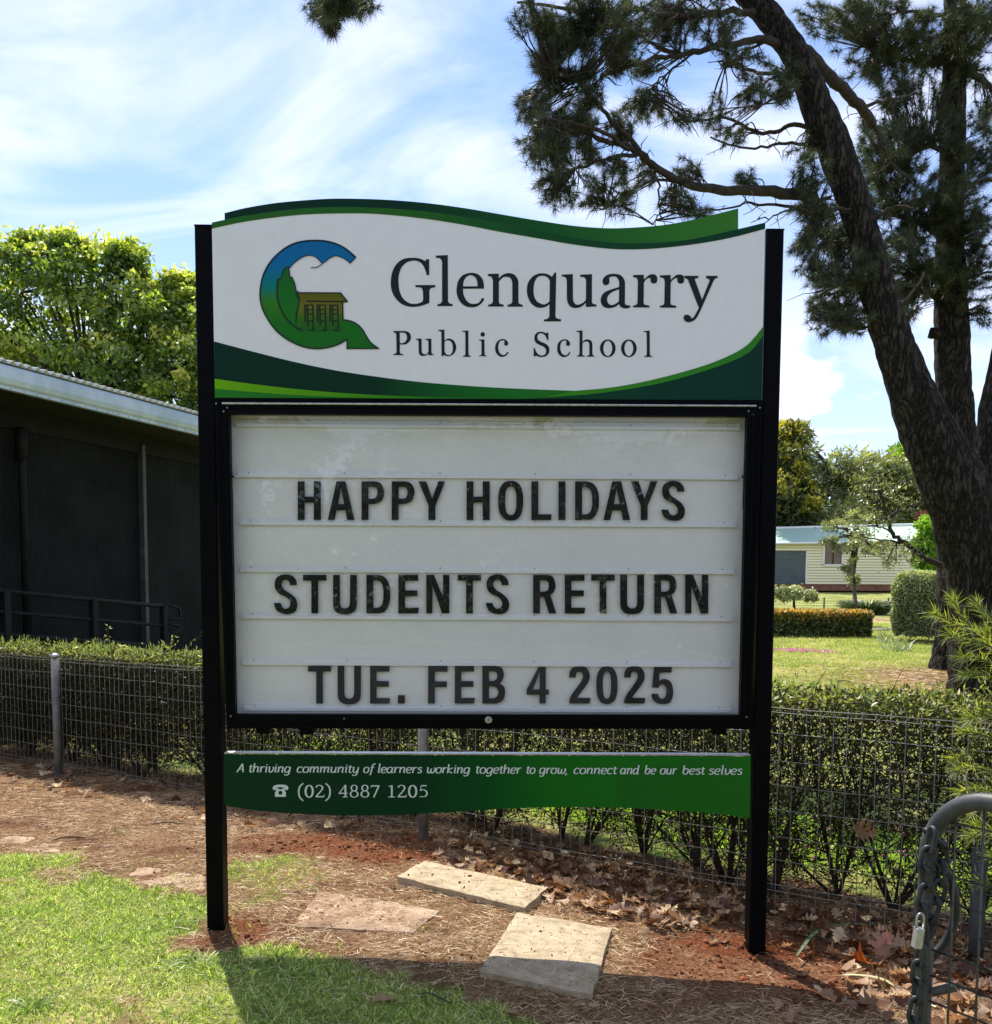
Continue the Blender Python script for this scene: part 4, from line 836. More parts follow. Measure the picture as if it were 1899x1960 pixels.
def hedge_leaves(n, s_rng, offf, zf, L, wd, up):
    s = rng.uniform(*s_rng, n); off = offf(n, s); X = FD[0] * s + FN[0] * off; Y = FA + FD[1] * s + FN[1] * off
    tp = np.full(n, H_F + .035); zg = gh(X, Y); Z = zf(n, zg, tp, s, off)
    P = np.stack([X, Y, Z], -1); D = rdir(n); D[:, 2] += up
    return P, D, rng.uniform(.6, 1.1, n) * L, rng.uniform(.7, 1.1, n) * wd
FD = (fd.x, fd.y); FN = (fn_.x, fn_.y)
parts = []
lump = lambda s, o: .035 * (vnoise(s, o, 3.1) - .5) + .02 * (vnoise(s, o, 11) - .5)
parts.append(hedge_leaves(26000, (s0, s1), lambda n, s: rng.uniform(0.03, HW, n), lambda n, zg, tp, s, o: tp + lump(s, o) - np.abs(rng.normal(0, .035, n)) + (rng.random(n) < .02) * rng.uniform(0, .05, n), .038, .0115, .08))
parts.append(hedge_leaves(26000, (s0, s1), lambda n, s: .03 + np.abs(rng.normal(0, .055, n)), lambda n, zg, tp, s, o: tp - .03 - (tp - zg) * rng.beta(1.0, 1.9, n) * .92, .038, .0095, .2))
parts.append(hedge_leaves(22000, (s0, s1), lambda n, s: HW - np.abs(rng.normal(0, .07, n)), lambda n, zg, tp, s, o: tp - .03 - (tp - zg) * rng.beta(1.0, 2.2, n) * .85, .038, .0095, .2))
parts.append(hedge_leaves(46000, (s0, s1), lambda n, s: rng.uniform(.05, .68, n), lambda n, zg, tp, s, o: tp - .02 - (tp - zg) * rng.beta(1.0, 2.6, n) * .8, .038, .0095, .2))
# the left stretch keeps its leaves lower down
parts.append(hedge_leaves(24000, (s0, s_of(330)), lambda n, s: rng.uniform(.02, .6, n), lambda n, zg, tp, s, o: tp - (tp - zg) * rng.uniform(0, .86, n), .038, .0095, .2))
tp_ = np.array([tuple(p) for p in tips]); kk = rng.integers(0, len(tp_), 30000); P = tp_[kk] + rng.normal(0, .012, (len(kk), 3)); D = rdir(len(kk)); D[:, 2] += .3
parts.append((P, D, rng.uniform(.025, .045, len(kk)), rng.uniform(.006, .010, len(kk))))
P = np.concatenate([p[0] for p in parts]); D = np.concatenate([p[1] for p in parts]); L = np.concatenate([p[2] for p in parts]); Wd = np.concatenate([p[3] for p in parts])
top_sunlight = np.clip((P[:, 2] - (H_F - .05)) * 6, 0, 1); rr_ = np.clip(rng.random(len(P)) * .5 + top_sunlight * (.42 + .45 * rng.random(len(P))), 0, 1)  # pale top leaves: sunlight on the hedge top put into leaf colour
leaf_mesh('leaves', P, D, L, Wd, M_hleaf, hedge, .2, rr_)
n = 16000; kk = rng.integers(0, len(tp_), n); Q = tp_[kk] + rng.normal(0, .05, (n, 3)); DD = rdir(n); DD[:, 2] = DD[:, 2] * .8 + .35
Q[:, 2] = Q[:, 2] - rng.uniform(0, .3, n); kq = (Q[:, 2] > gh(Q[:, 0], Q[:, 1]) + .02); Q, DD = Q[kq], DD[kq]; kq = behind(Q[:, 0], Q[:, 1]) > .03; Q, DD = Q[kq], DD[kq]
tg = strip_mesh('twigs', Q, DD, rng.uniform(.06, .20, len(Q)), .0038, leafmat('dark twigs', [(0, (.010, .008, .006)), (1, (.05, .036, .024))], 0, gloss=.02), hedge, droop=.1); tg['kind'] = 'stuff'
# fresh shoots on the top
n = 260; s = rng.uniform(s0, s1, n); o_ = rng.uniform(.05, .65, n); P = []; D = []
for a, b in zip(s, o_):
    q = fpt(a) + fn_ * b; z = htop(a) - .01; hh = rng.uniform(.02, .075); ln_ = Vector((rng.normal() * .3, rng.normal() * .3, 1)).normalized()
    for k in range(7):
        f = k / 6; P.append(tuple(Vector((q.x, q.y, z)) + ln_ * hh * f)); an = k * 2.4; D.append((math.cos(an) * .8, math.sin(an) * .8, .7 + f))
leaf_mesh('shoots', np.array(P), np.array(D), .034, .008, leafmat('hedge shoots', [(0, (.14, .20, .04)), (1, (.34, .40, .12))], .45), hedge)
# ------------------------------------------------------------------ fallen leaves
M_dead = leafmat('dead leaves', [(0, (.08, .034, .016)), (.35, (.20, .10, .048)), (.7, (.39, .24, .13)), (1, (.62, .47, .29))], .28, (1.3, 1.0, .7), .03, .5)
M_red = leafmat('red leaf', [(0, (.45, .10, .015)), (1, (.60, .18, .03))], .45, (1.3, .9, .6), .08)
def leaf_shape(seed, lob=True):
    r_ = random.Random(seed); pts = []
    # half outline of a lobed oak or maple leaf: (along, half width)
    half = [(0, .01), (.10, .05), (.20, .30 * r_.uniform(.8, 1.2)), (.28, .16), (.38, .46 * r_.uniform(.8, 1.15)), (.50, .20), (.62, .40 * r_.uniform(.7, 1.1)), (.72, .15), (.84, .20), (1.0, 0)] if lob else [(0, .01), (.2, .2), (.45, .3), (.75, .18), (1, 0)]
    c1, c2, tw = r_.uniform(-.9, 1.6), r_.uniform(-.4, 1.8), r_.uniform(-1.0, 1.0)
    V = []; F = []
    def bend(x, y):
        z = c1 * .35 * (x - .5) ** 2 + c2 * abs(y) ** 1.5 * .8 + tw * y * (x - .4) + r_.uniform(-.025, .025); return (x - .5, y, z)
    n = len(half)
    for x, w in half: V.append(bend(x, 0))
    for sgn in (1, -1):
        b = len(V)
        for x, w in half: V.append(bend(min(1, x + .06 * w), w * sgn * r_.uniform(.9, 1.05)))
        for i in range(n - 1):
            f = (i, i + 1, b + i + 1, b + i); F.append(f if sgn > 0 else f[::-1])
    return np.array(V), F
shapes = [leaf_shape(k, k % 5 != 4) for k in range(10)]
lm = []
for k, (V, F) in enumerate(shapes):
    for mi, mat_ in enumerate((M_dead,)):
        me = bpy.data.meshes.new('fallen_leaf'); me.from_pydata([tuple(v) for v in V], [], F); me.update(); me.materials.append(mat_); smooth_mesh(me)
        a = me.attributes.new('rnd', 'FLOAT', 'POINT'); a.data.foreach_set('value', np.clip(np.full(len(V), (k * .37) % 1.0) + rng.normal(0, .06, len(V)), 0, 1).astype(np.float32)); lm.append(me)
def leaf_density(X, Y):
    b = -behind(X, Y); u = X / Y
    d = np.where((X > -.35) & (b > -.35) & (b < .95), np.clip(1.15 - np.abs(b - .18) * 1.25, 0, 1), 0)
    d = np.where((X > -.35) & (X < .9), d * np.clip((X + .35) / .5, .15, 1), d)
    d = np.where((X > .95) & (Y < 3.6) & (b < 1.7), np.maximum(d, .13), d)
    d = np.where((X > 1.12) & (Y < 2.9), .35, d)
    d = np.where((X <= -.35) & (b > -.1) & (b < .55), .07, d)
    d = np.where(d == 0, .003, d); d = np.where((b > .52 + .1 * fnoise(X, Y, 5)) & (u < .30), d * .06, d); d = np.where(masks(X, Y)[1] > 0, d * .10, d); return d
X, Y = scatter(26000, -4, 2.2, 2.0, 7.2, lambda X, Y: seen(X, Y, .03) & (behind(X, Y) < .4))
k = rng.random(len(X)) < leaf_density(X, Y); X, Y = X[k], Y[k]
size = rng.uniform(.035, .096, len(X)); big = np.argsort(-(size / Y))[:290]; bigset = set(big.tolist())
SV, SF, SR_ = [], [], []; nv = 0
LBL = 'curled dry brown leaf fallen on the ground along the wire fence'
for i in range(len(X)):
    k = int(rng.integers(0, len(shapes))); z = float(gh(X[i], Y[i])) + rng.uniform(.006, .035) + (0.03 * rng.random() if behind(X[i], Y[i]) > -.3 else 0)
    rot = Matrix.Rotation(rng.uniform(0, 6.28), 4, 'Z') @ Matrix.Rotation(rng.normal() * .45, 4, 'X') @ Matrix.Rotation(rng.normal() * .45, 4, 'Y')
    Mx = Matrix.Translation((X[i], Y[i], z)) @ rot @ Matrix.Diagonal((size[i], size[i], size[i], 1))
    if i in bigset:
        o = bpy.data.objects.new('fallen_leaf', lm[k]); o.matrix_world = Mx; link(o)
        tone = ('dark brown', 'mid brown', 'light brown')[int(((k * .37) % 1.0) * 2.99)]; x_, b_ = X[i], -behind(X[i], Y[i])
        place = ('on the ground left of the left sign post' if x_ < -1.0 else 'below the sign strip left of the middle fence post' if x_ < -.35 else 'in the drift behind the long sandstone slab' if x_ < .2 else 'in the drift against the fence left of the right sign post' if x_ < .95 else
                 'by the fence foot right of the right sign post' if b_ < .6 else 'on the red soil between right sign post and gate' if x_ < 1.25 else 'in the lower right corner behind the gate mesh')
        tag(o, 'curled %s leaf %s' % (tone, place), 'leaf', '%s fallen leaves %s' % (tone, place))
    else:
        V, F = shapes[k]; A_ = np.array(Mx); SV.append(V @ A_[:3, :3].T + A_[:3, 3]); SF += [tuple(q + nv for q in f) for f in F]; SR_.append(np.full(len(V), rng.random())); nv += len(V)
V = np.concatenate(SV); o = npmesh('leaf_litter', V, np.array(SF), M_dead, np.concatenate(SR_)); tag(o, 'layer of smaller brown dead leaves drifted along the foot of the fence', 'leaf litter', kind='stuff')
def one_leaf(k, u, v, size_, lift, rx, ry, rz, mat, label, y=None):
    p = gpt(u, v) if y is None else at(u, v, y); V, F = shapes[k]
    me = bpy.data.meshes.new('fallen_leaf'); me.from_pydata([tuple(q) for q in V], [], F); me.materials.append(mat); smooth_mesh(me)
    a = me.attributes.new('rnd', 'FLOAT', 'POINT'); a.data.foreach_set('value', np.full(len(V), .7, np.float32))
    o = bpy.data.objects.new('fallen_leaf', me); o.location = (p.x, p.y, p.z + lift); o.rotation_euler = (rx, ry, rz); o.scale = (size_,) * 3; link(o); tag(o, label, 'leaf'); return o
one_leaf(0, 1690, 1830, .13, .04, .5, -.9, .5, M_red, 'bright orange red upright leaf right of the right sign post')
one_leaf(2, 1645, 1850, .12, .03, .9, .2, 1.9, M_red, 'orange red curled leaf lying left of the brighter upright one')
one_leaf(1, 735, 1917, .075, .01, .1, .1, .4, M_dead, 'lone brown leaf lying on the shaded foreground grass')
one_leaf(3, 980, 1945, .06, .01, .2, .1, 2.4, M_dead, 'lone pale leaf at the bottom edge below the square slab')
pf = fpt(s_of(1505) + .0) 
one_leaf(5, 1650, 1590, .13, 0, 1.3, .2, .3, M_dead, 'large brown leaf caught high in the fence wires right of the sign', y=3.86)
one_leaf(4, 1618, 1725, .11, 0, 1.2, 1.1, .6, M_dead, 'pale tan leaf hanging in the fence wires above the leaf drift', y=3.93)
# long strap leaves
M_strap = leafmat('green strap leaf', [(0, (.06, .12, .05)), (1, (.12, .20, .08))], .2, gloss=.12)
M_strap2 = leafmat('dry strap leaf', [(0, (.40, .42, .16)), (1, (.62, .60, .32))], .3, gloss=.1)
def strap(px, wd, mat, label, lift):
    P = [gpt(u, v) for u, v in px]; P = [Vector(q) for q in spline([tuple(p) for p in P], 6)]; n = len(P); V = []; F = []
    for i, p in enumerate(P):
        f = i / (n - 1); t_ = (P[min(i + 1, n - 1)] - P[max(i - 1, 0)]).normalized(); s_v = t_.cross(Vector((0, 0, 1))).normalized(); w = wd * (math.sin(math.pi * (0.06 + .9 * f)) ** .5) / 2; p = p + Vector((0, 0, lift + .012 * math.sin(f * 5)))
        V += [p - s_v * w, p + Vector((0, 0, -.003)), p + s_v * w]
    for i in range(n - 1): b = i * 3; F += [(b, b + 1, b + 4, b + 3), (b + 1, b + 2, b + 5, b + 4)]
    o = npmesh('strap_leaf', np.array([tuple(v) for v in V]), np.array(F), mat, rng.random(len(V)) * .4 + .3, smooth=True); tag(o, label, 'leaf')
strap([(1525, 1840), (1570, 1800), (1640, 1785), (1760, 1773)], .018, M_strap, 'long dark green strap leaf lying across the dead leaves by the fence', .04)
strap([(1612, 1880), (1680, 1893), (1730, 1912), (1790, 1935)], .018, M_strap2, 'long pale yellow strap leaf lying near the gate', .03)
strap([(1825, 1800), (1860, 1783), (1900, 1778)], .012, M_strap2, 'thin pale strap leaf behind the gate mesh', .05)
strap([(1840, 1850), (1870, 1838), (1910, 1842)], .012, M_strap, 'thin green strap leaf low behind the gate mesh', .05)
# twigs
def twig(u, v, L, a, label):
    p = gpt(u, v); mb = MB(); d = Vector((math.cos(a), math.sin(a), .03)); pts = [p + d * L * f + Vector((0, 0, .006 + .01 * math.sin(f * 4))) + Vector((0, .012 * math.sin(f * 7), 0)) for f in np.linspace(0, 1, 6)]
    mb.tube(pts, list(np.linspace(.004, .0018, 6)), 5); mb.tube([pts[3], pts[3] + Vector((.03, .025, .008))], [.002, .001], 4); o = mb.build('twig', M_twig); tag(o, label, 'twig')
twig(100, 1610, .16, .5, 'thin dark twig on the litter left of the left post'); twig(290, 1580, .22, .1, 'long pale twig on the litter below the left fence stretch'); twig(800, 1905, .16, -.5, 'twig lying in shade between the grass and the square slab')

# ------------------------------------------------------------------ trees
def bark(name, dark, light, scale, vs=.35):
    m, t, o = new_mat(name); tcn = nd(t, 'ShaderNodeTexCoord'); mp = nd(t, 'ShaderNodeMapping', {0: tcn.outputs['Object'], 'Scale': (1, 1, vs)})
    nw = nd(t, 'ShaderNodeTexNoise', {0: mp.outputs[0], 'Scale': scale * .8, 'Detail': 4.0}); mv = nd(t, 'ShaderNodeMixRGB', {0: .30, 1: mp.outputs[0], 2: nw.outputs[1]})
    v = nd(t, 'ShaderNodeTexVoronoi', {0: mv.outputs[0], 'Scale': scale}, feature='DISTANCE_TO_EDGE')
    n = nd(t, 'ShaderNodeTexNoise', {0: mp.outputs[0], 'Scale': scale * 3, 'Detail': 8.0, 'Roughness': .7})
    f = nd(t, 'ShaderNodeMapRange', {0: v.outputs[0], 1: 0.0, 2: .34}); base = ramp(t, n.outputs[0], [(.3, dark), (.5, tuple((a + b) / 2 for a, b in zip(dark, light))), (.7, light)])
    mx = nd(t, 'ShaderNodeMixRGB', {0: f.outputs[0], 1: c4(tuple(a * .2 for a in dark)), 2: base})
    hgt = nd(t, 'ShaderNodeMath', {0: f.outputs[0], 1: n.outputs[0]}, operation='ADD')
    bpn = nd(t, 'ShaderNodeBump', {'Strength': 1.0, 'Distance': .09, 'Height': hgt.outputs[0]})
    b = nd(t, 'ShaderNodeBsdfPrincipled', {'Base Color': mx.outputs[0], 'Roughness': .85, 'Specular IOR Level': .2, 'Normal': bpn.outputs[0]}); t.links.new(b.outputs[0], o.inputs[0]); return m
M_pine = bark('pine bark', (.020, .016, .012), (.165, .135, .11), 12, .30)
M_gum = bark('grey bark', (.10, .08, .065), (.28, .24, .2), 3)
M_branch = surf('pine branch bark', [(0, (.014, .010, .008)), (1, (.055, .042, .032))], scale=25, rough=.9, bump=.6, bscale=60, bdist=.01)
M_needle = leafmat('pine needles', [(0, (.016, .024, .013)), (.5, (.034, .048, .022)), (.8, (.09, .11, .045)), (1, (.22, .23, .12))], .22, (1.3, 1.4, .6), .05, .4)
def trunk_jit(q, an, i):
    a = mn.noise(Vector((q.x * 2.2, q.y * 2.2, q.z * 1.0))) * .10; r1 = abs(mn.noise(Vector((q.x * 9, q.y * 9, q.z * 2.6)))); r2 = abs(mn.noise(Vector((q.x * 19, q.y * 19, q.z * 7))))
    return 1 + a + .14 * (r1 - .25) + .07 * (r2 - .25)
def px_path(pts, y0, y1=None):
    y1 = y0 if y1 is None else y1; n = len(pts); return [at(p[0], p[1], y0 + (y1 - y0) * i / max(1, n - 1)) for i, p in enumerate(pts)]
def trunk(pts, y0, y1, name, mat, parent, n=40, sub=9):
    P = px_path(pts, y0, y1); W3 = [list(p) + [w[2] / 2 / FPX * p.y] for p, w in zip(P, pts)]
    Sp = spline(W3, sub); mb = MB(); mb.tube([Vector(q[:3]) for q in Sp], [q[3] for q in Sp], n, jit=trunk_jit); return mb.build(name, mat, parent, True)
LY = 11.0
pb = on_ground(1905, 1322)
pine = empty('pine_tree', tuple(gpt(1905, 1322)), 'big leaning pine tree with furrowed dark bark and branches reaching left over the sign', 'tree')
t1 = [(1935, 1420, 250), (1922, 1335, 205), (1905, 1270, 165), (1896, 1180, 150), (1882, 1090, 132), (1855, 1000, 122), (1818, 912, 117), (1776, 830, 98), (1744, 750, 82), (1716, 670, 72), (1693, 600, 66), (1670, 520, 60), (1648, 430, 56), (1622, 350, 58), (1594, 275, 58), (1562, 200, 54), (1530, 120, 50), (1492, 60, 48), (1450, 5, 46), (1395, -50, 42), (1320, -120, 36)]
trunk(t1, LY, LY, 'trunk', M_pine, pine, 56, 10)
tw = []   # skeleton nodes
bm_ = MB(); NODES = []
def limb(pts, w0, w1, y0, y1, mb, n=8):
    P = px_path(pts, y0, y1); Sp = [Vector(q) for q in spline([tuple(p) for p in P], 5)]; m = len(Sp)
    r = [(w0 + (w1 - w0) * (i / (m - 1)) ** .8) / 2 / FPX * Sp[i].y for i in range(m)]
    for i in range(1, m - 1): Sp[i] = Sp[i] + Vector((rng.normal(), rng.normal(), rng.normal())) * .010
    mb.tube(Sp, r, n, cap=False); NODES.extend([(p, rr2) for p, rr2 in zip(Sp, r)])
for a in (
    ([(1560, 378), (1480, 366), (1400, 364), (1340, 358), (1290, 340), (1235, 305), (1205, 280), (1165, 270), (1110, 252), (1060, 240)], 24, 5, LY, LY - 1.2),
    ([(1240, 308), (1200, 262), (1165, 225), (1130, 180), (1085, 145), (1040, 130)], 11, 4, LY - .7, LY - 1.3),
    ([(1220, 296), (1170, 302), (1110, 322), (1060, 345)], 9, 3, LY - .8, LY - .9), ([(1205, 285), (1150, 250), (1090, 235), (1040, 225)], 9, 3, LY - .8, LY - 1.6),
    ([(1240, 310), (1260, 355), (1262, 400), (1250, 430)], 5, 2, LY - .6, LY - .9), ([(1290, 340), (1240, 350), (1200, 372), (1160, 400)], 6, 2, LY - .5, LY - 1),
    ([(1520, 82), (1450, 78), (1385, 88), (1310, 104), (1250, 112), (1200, 130), (1150, 145)], 17, 4, LY, LY - .8), ([(1310, 104), (1260, 90), (1200, 60), (1130, 50)], 8, 3, LY, LY - 1),
    ([(1330, 100), (1290, 130), (1250, 165), (1235, 190)], 5, 2, LY - .2, LY - .5), ([(1500, 62), (1440, 90), (1400, 120), (1385, 130)], 7, 2, LY, LY - .4),
    ([(1575, 250), (1520, 240), (1475, 255), (1440, 250), (1390, 225), (1340, 232), (1290, 228)], 10, 3, LY, LY + .6), ([(1600, 290), (1540, 275), (1480, 278), (1420, 285), (1360, 262)], 8, 3, LY, LY + 1),
    ([(1560, 135), (1500, 140), (1450, 138), (1410, 125), (1375, 118)], 10, 4, LY, LY + .5), ([(1480, 150), (1430, 170), (1395, 200)], 5, 2, LY, LY + .3), ([(1555, 140), (1500, 190), (1450, 205)], 5, 2, LY, LY - .5),
    ([(1590, 378), (1520, 395), (1440, 390), (1380, 400), (1320, 400)], 8, 2, LY, LY + .4), ([(1520, 395), (1480, 415), (1450, 420)], 4, 2, LY, LY + .3),
    ([(1470, 20), (1380, 25), (1290, 30), (1210, 20), (1130, 22), (1050, 10), (990, 5)], 14, 4, LY, LY - 1), ([(1210, 20), (1150, 60), (1100, 80)], 6, 2, LY - .6, LY - .9), ([(1300, 28), (1260, 60), (1230, 95)], 6, 2, LY - .5, LY - .3),
    ([(1380, -80), (1200, -90), (960, -80), (780, -50), (680, -20), (640, 30)], 16, 4, LY, LY - 2),
    ([(1530, 90), (1572, 130), (1615, 172), (1650, 208), (1672, 240)], 26, 16, LY, LY + .5), ([(1672, 240), (1700, 300), (1740, 340)], 10, 4, LY + .5, LY + .7), ([(1650, 205), (1700, 190), (1760, 180)], 8, 3, LY + .5, LY + .7),
    ([(1690, 560), (1650, 540), (1600, 545), (1560, 560)], 9, 3, LY, LY - .3), ([(1670, 500), (1620, 470), (1570, 450), (1535, 440)], 10, 3, LY, LY + .3), ([(1700, 620), (1650, 630), (1600, 620)], 7, 3, LY, LY),
    ([(1660, 420), (1620, 400), (1570, 410), (1530, 400)], 9, 3, LY, LY - .4), ([(1650, 440), (1700, 400), (1750, 400)], 10, 3, LY, LY - .3), ([(1700, 600), (1740, 570), (1770, 520)], 8, 3, LY, LY)):
    limb(a[0], a[1], a[2], a[3], a[4], bm_)
ntr = len(NODES)
def clump(u, v, rx, ry, y, k, mb, P_, D_, dead=0.0):
    """twigs from the nearest branch into an ellipsoid, tufts of needles at their ends"""
    sx, sy = rx / FPX * y, ry / FPX * y; c = at(u, v, y); nearest = sorted(NODES, key=lambda q: (q[0] - c).length)[:6]
    for i in range(k):
        d = Vector(rdir(1)[0]); f = rng.random() ** .45; e = c + Vector((d.x * sx, d.y * (sx + sy) / 2, d.z * sy)) * f; b = nearest[int(rng.integers(0, len(nearest)))][0]
        mid = b.lerp(e, .5) + Vector((rng.normal(), rng.normal(), rng.normal() + .4)) * .06 * min(1.0, (e - b).length + .2); pts = [Vector(q) for q in spline([tuple(b), tuple(mid), tuple(e)], 3)]
        mb.tube(pts, list(np.linspace(.009, .0035, len(pts))), 4, cap=False); ax = (e - mid).normalized()
        if rng.random() < dead: continue
        for j in range(4):
            q = e - ax * j * .055 + Vector(rdir(1)[0]) * .02; P_.append(tuple(q)); D_.append(tuple((ax + Vector(rdir(1)[0]) * .35).normalized()))
def needles(name, P_, D_, mat, parent, per=38, L=.12, wd=.0046):
    P = np.repeat(np.array(P_), per, 0); A_ = np.repeat(np.array(D_), per, 0); n = len(P); P = P + rng.normal(0, .008, P.shape)
    D = nrm(A_ * rng.uniform(.15, 1.0, (n, 1)) + rdir(n) * .85); D[:, 2] -= .08; ln = rng.uniform(.6, 1.1, n)[:, None] * L; s = nrm(np.cross(D, rdir(n))) * wd / 2
    V = np.empty((n, 3, 3)); V[:, 0] = P - s; V[:, 1] = P + s; V[:, 2] = P + D * ln
    r = np.clip(np.repeat(rng.random(len(P_)), per) * .6 + rng.random(n) * .4, 0, 1); npmesh(name, V.reshape(-1, 3), np.arange(n * 3).reshape(n, 3), mat, np.repeat(r, 3), parent)
P_, D_ = [], []
for c in ((1020, 25, 55, 35, 12), (1075, 60, 60, 40, 16), (1130, 30, 60, 40, 16), (1190, 50, 60, 45, 16), (1180, 100, 60, 35, 12), (1250, 40, 55, 45, 14), (1310, 60, 55, 40, 10), (1225, 135, 30, 25, 5), (1370, 35, 60, 35, 8), (1060, 95, 40, 25, 7), (1110, 95, 50, 25, 8), (1160, 10, 110, 25, 16), (1290, 10, 90, 20, 12),
          (1025, 120, 28, 25, 6), (1055, 165, 45, 35, 11), (1110, 200, 45, 30, 9), (1020, 210, 40, 32, 11), (1060, 240, 50, 35, 15), (1115, 235, 40, 30, 10), (1025, 280, 32, 35, 11), (1060, 310, 40, 30, 12), (1050, 355, 35, 28, 9), (1080, 390, 28, 22, 6), (1110, 290, 35, 28, 8), (1150, 345, 40, 28, 6), (1130, 380, 30, 20, 4), (1190, 390, 35, 20, 5), (1180, 330, 35, 25, 5), (1220, 350, 35, 30, 5),
          (1135, 130, 30, 25, 6), (1225, 205, 45, 28, 9), (1260, 215, 35, 20, 5), (1195, 235, 35, 25, 6), (1170, 270, 30, 25, 4), (1310, 225, 35, 22, 5), (1370, 235, 45, 25, 6), (1400, 260, 30, 20, 4), (1320, 320, 35, 22, 6), (1290, 385, 40, 18, 6), (1340, 400, 40, 16, 5), (1420, 330, 40, 22, 4),
          (1400, 70, 40, 40, 6), (1430, 130, 40, 30, 5), (1480, 170, 45, 35, 9), (1440, 190, 30, 25, 5), (1500, 130, 40, 30, 7), (1540, 290, 35, 30, 8), (1560, 330, 40, 35, 10),
          (650, 5, 45, 28, 18), (630, 45, 25, 22, 8), (610, 15, 30, 20, 7), (690, 15, 30, 20, 6)):
    yy = LY - 1.1 if c[0] < 1200 else LY - .3
    if c[0] < 800: yy = LY - 2
    clump(c[0], c[1], c[2], c[3], yy + rng.normal() * .25, int(c[4] * 2.0), bm_, P_, D_, .06)
for c in ((1550, 400, 45, 45, 14), (1560, 450, 45, 45, 14), (1600, 480, 55, 50, 18), (1570, 520, 45, 40, 13), (1600, 560, 60, 45, 17), (1590, 610, 50, 35, 13), (1640, 600, 50, 40, 12), (1620, 420, 50, 45, 13), (1540, 490, 35, 35, 8), (1630, 350, 45, 40, 9), (1650, 520, 45, 50, 11), (1570, 590, 35, 30, 8)):
    clump(c[0], c[1], c[2], c[3], LY + .1 + rng.normal() * .3, int(c[4] * 2.0), bm_, P_, D_, .03)
# bare dead twiglets
for i in range(330):
    p, r_ = NODES[int(rng.integers(0, ntr))]; d = Vector(rdir(1)[0]); d.z = d.z * .6 - .15; q1 = p + d * rng.uniform(.06, .22); q2 = q1 + (d + Vector(rdir(1)[0]) * .9) * rng.uniform(.04, .16); bm_.tube([p, q1, q2], [.006, .0045, .0025], 4, cap=False)
    if rng.random() < .5: bm_.tube([q1, q1 + Vector(rdir(1)[0]) * rng.uniform(.05, .13)], [.004, .002], 3, cap=False)
bm_.build('branches', M_branch, pine, True); needles('crown', P_, D_, M_needle, pine)
# cones on the outline of the branches
# second pine: straight trunk behind
VY = 14.5; NODES.clear()
pine2 = empty('pine_tree', tuple(gpt(1822, 1245)), 'straight dark pine trunk standing behind the leaning one, with dense dark needles', 'tree')
t2 = [(1838, 1280, 110), (1837, 1240, 94), (1836, 1190, 82), (1836, 1120, 76), (1834, 1000, 74), (1834, 900, 74), (1830, 800, 66), (1825, 720, 64), (1822, 640, 62), (1820, 560, 56), (1820, 450, 48), (1822, 330, 44), (1826, 200, 42), (1828, 80, 40), (1828, -30, 38), (1826, -140, 34)]
trunk(t2, VY, VY, 'trunk', M_pine, pine2, 44, 8); b2 = MB(); P2, D2 = [], []
kb = MB(); kp = at(1800, 640, VY - .2); kb.tube([kp, kp + Vector((-.12, 0, .02)), kp + Vector((-.15, 0, -.05))], [.10, .085, .04], 12, jit=trunk_jit); kb.build('knot', M_pine, pine2, True)
for a in (([(1822, 590), (1780, 560), (1750, 500), (1735, 450)], 14, 5), ([(1822, 480), (1780, 440), (1740, 420), (1700, 410)], 12, 4), ([(1824, 300), (1780, 280), (1740, 300), (1700, 330)], 12, 4), ([(1828, 120), (1780, 120), (1720, 110), (1660, 90)], 12, 4), ([(1826, 130), (1870, 145), (1899, 170)], 16, 9), ([(1824, 380), (1870, 350), (1910, 340)], 10, 4), ([(1820, 550), (1860, 530), (1905, 520)], 9, 4), ([(1826, 40), (1760, 20), (1700, 30)], 9, 3), ([(1822, 620), (1860, 590), (1899, 600)], 7, 3), ([(1828, 60), (1870, 50), (1910, 60)], 10, 4)):
    limb(a[0], a[1], a[2], VY, VY + .2, b2)
for c in ((1750, 60, 70, 45, 20), (1700, 110, 60, 45, 16), (1790, 110, 60, 45, 15), (1660, 60, 50, 45, 12), (1640, 20, 60, 30, 12), (1730, 170, 60, 45, 14), (1880, 60, 55, 60, 16), (1860, 130, 50, 45, 12), (1700, 230, 60, 45, 14), (1760, 250, 55, 45, 14), (1720, 320, 60, 50, 17), (1680, 380, 50, 45, 15), (1760, 370, 60, 50, 18), (1740, 440, 65, 50, 20), (1790, 430, 45, 50, 14),
          (1710, 490, 55, 45, 16), (1770, 510, 55, 45, 16), (1740, 560, 50, 40, 12), (1880, 300, 45, 60, 11), (1870, 400, 50, 55, 12), (1880, 490, 40, 55, 10), (1860, 560, 45, 40, 8), (1890, 220, 35, 50, 9), (1650, 140, 50, 35, 9), (1690, 20, 60, 30, 10), (1830, 30, 60, 30, 10), (1880, 600, 30, 30, 4), (1850, 270, 50, 60, 12), (1840, 350, 55, 60, 14), (1800, 190, 55, 55, 13), (1880, 20, 50, 30, 10), (1850, 450, 55, 50, 12), (1690, 280, 60, 45, 13), (1660, 330, 50, 45, 12), (1830, 520, 45, 45, 10), (1700, 560, 45, 40, 10), (1720, 610, 35, 25, 6), (1600, 50, 50, 40, 8), (1560, 30, 40, 35, 6)):
    clump(c[0], c[1], c[2], c[3], VY - .5 + rng.normal() * .5, int(c[4] * 2.6), b2, P2, D2, .03)
b2.build('branches', M_branch, pine2, True); needles('crown', P2, D2, M_needle, pine2, 34, .15, .0055)
pine3 = empty('pine_tree', tuple(gpt(1990, 1290)), 'third pine stem entering at the right edge beside the forked trunks', 'tree')
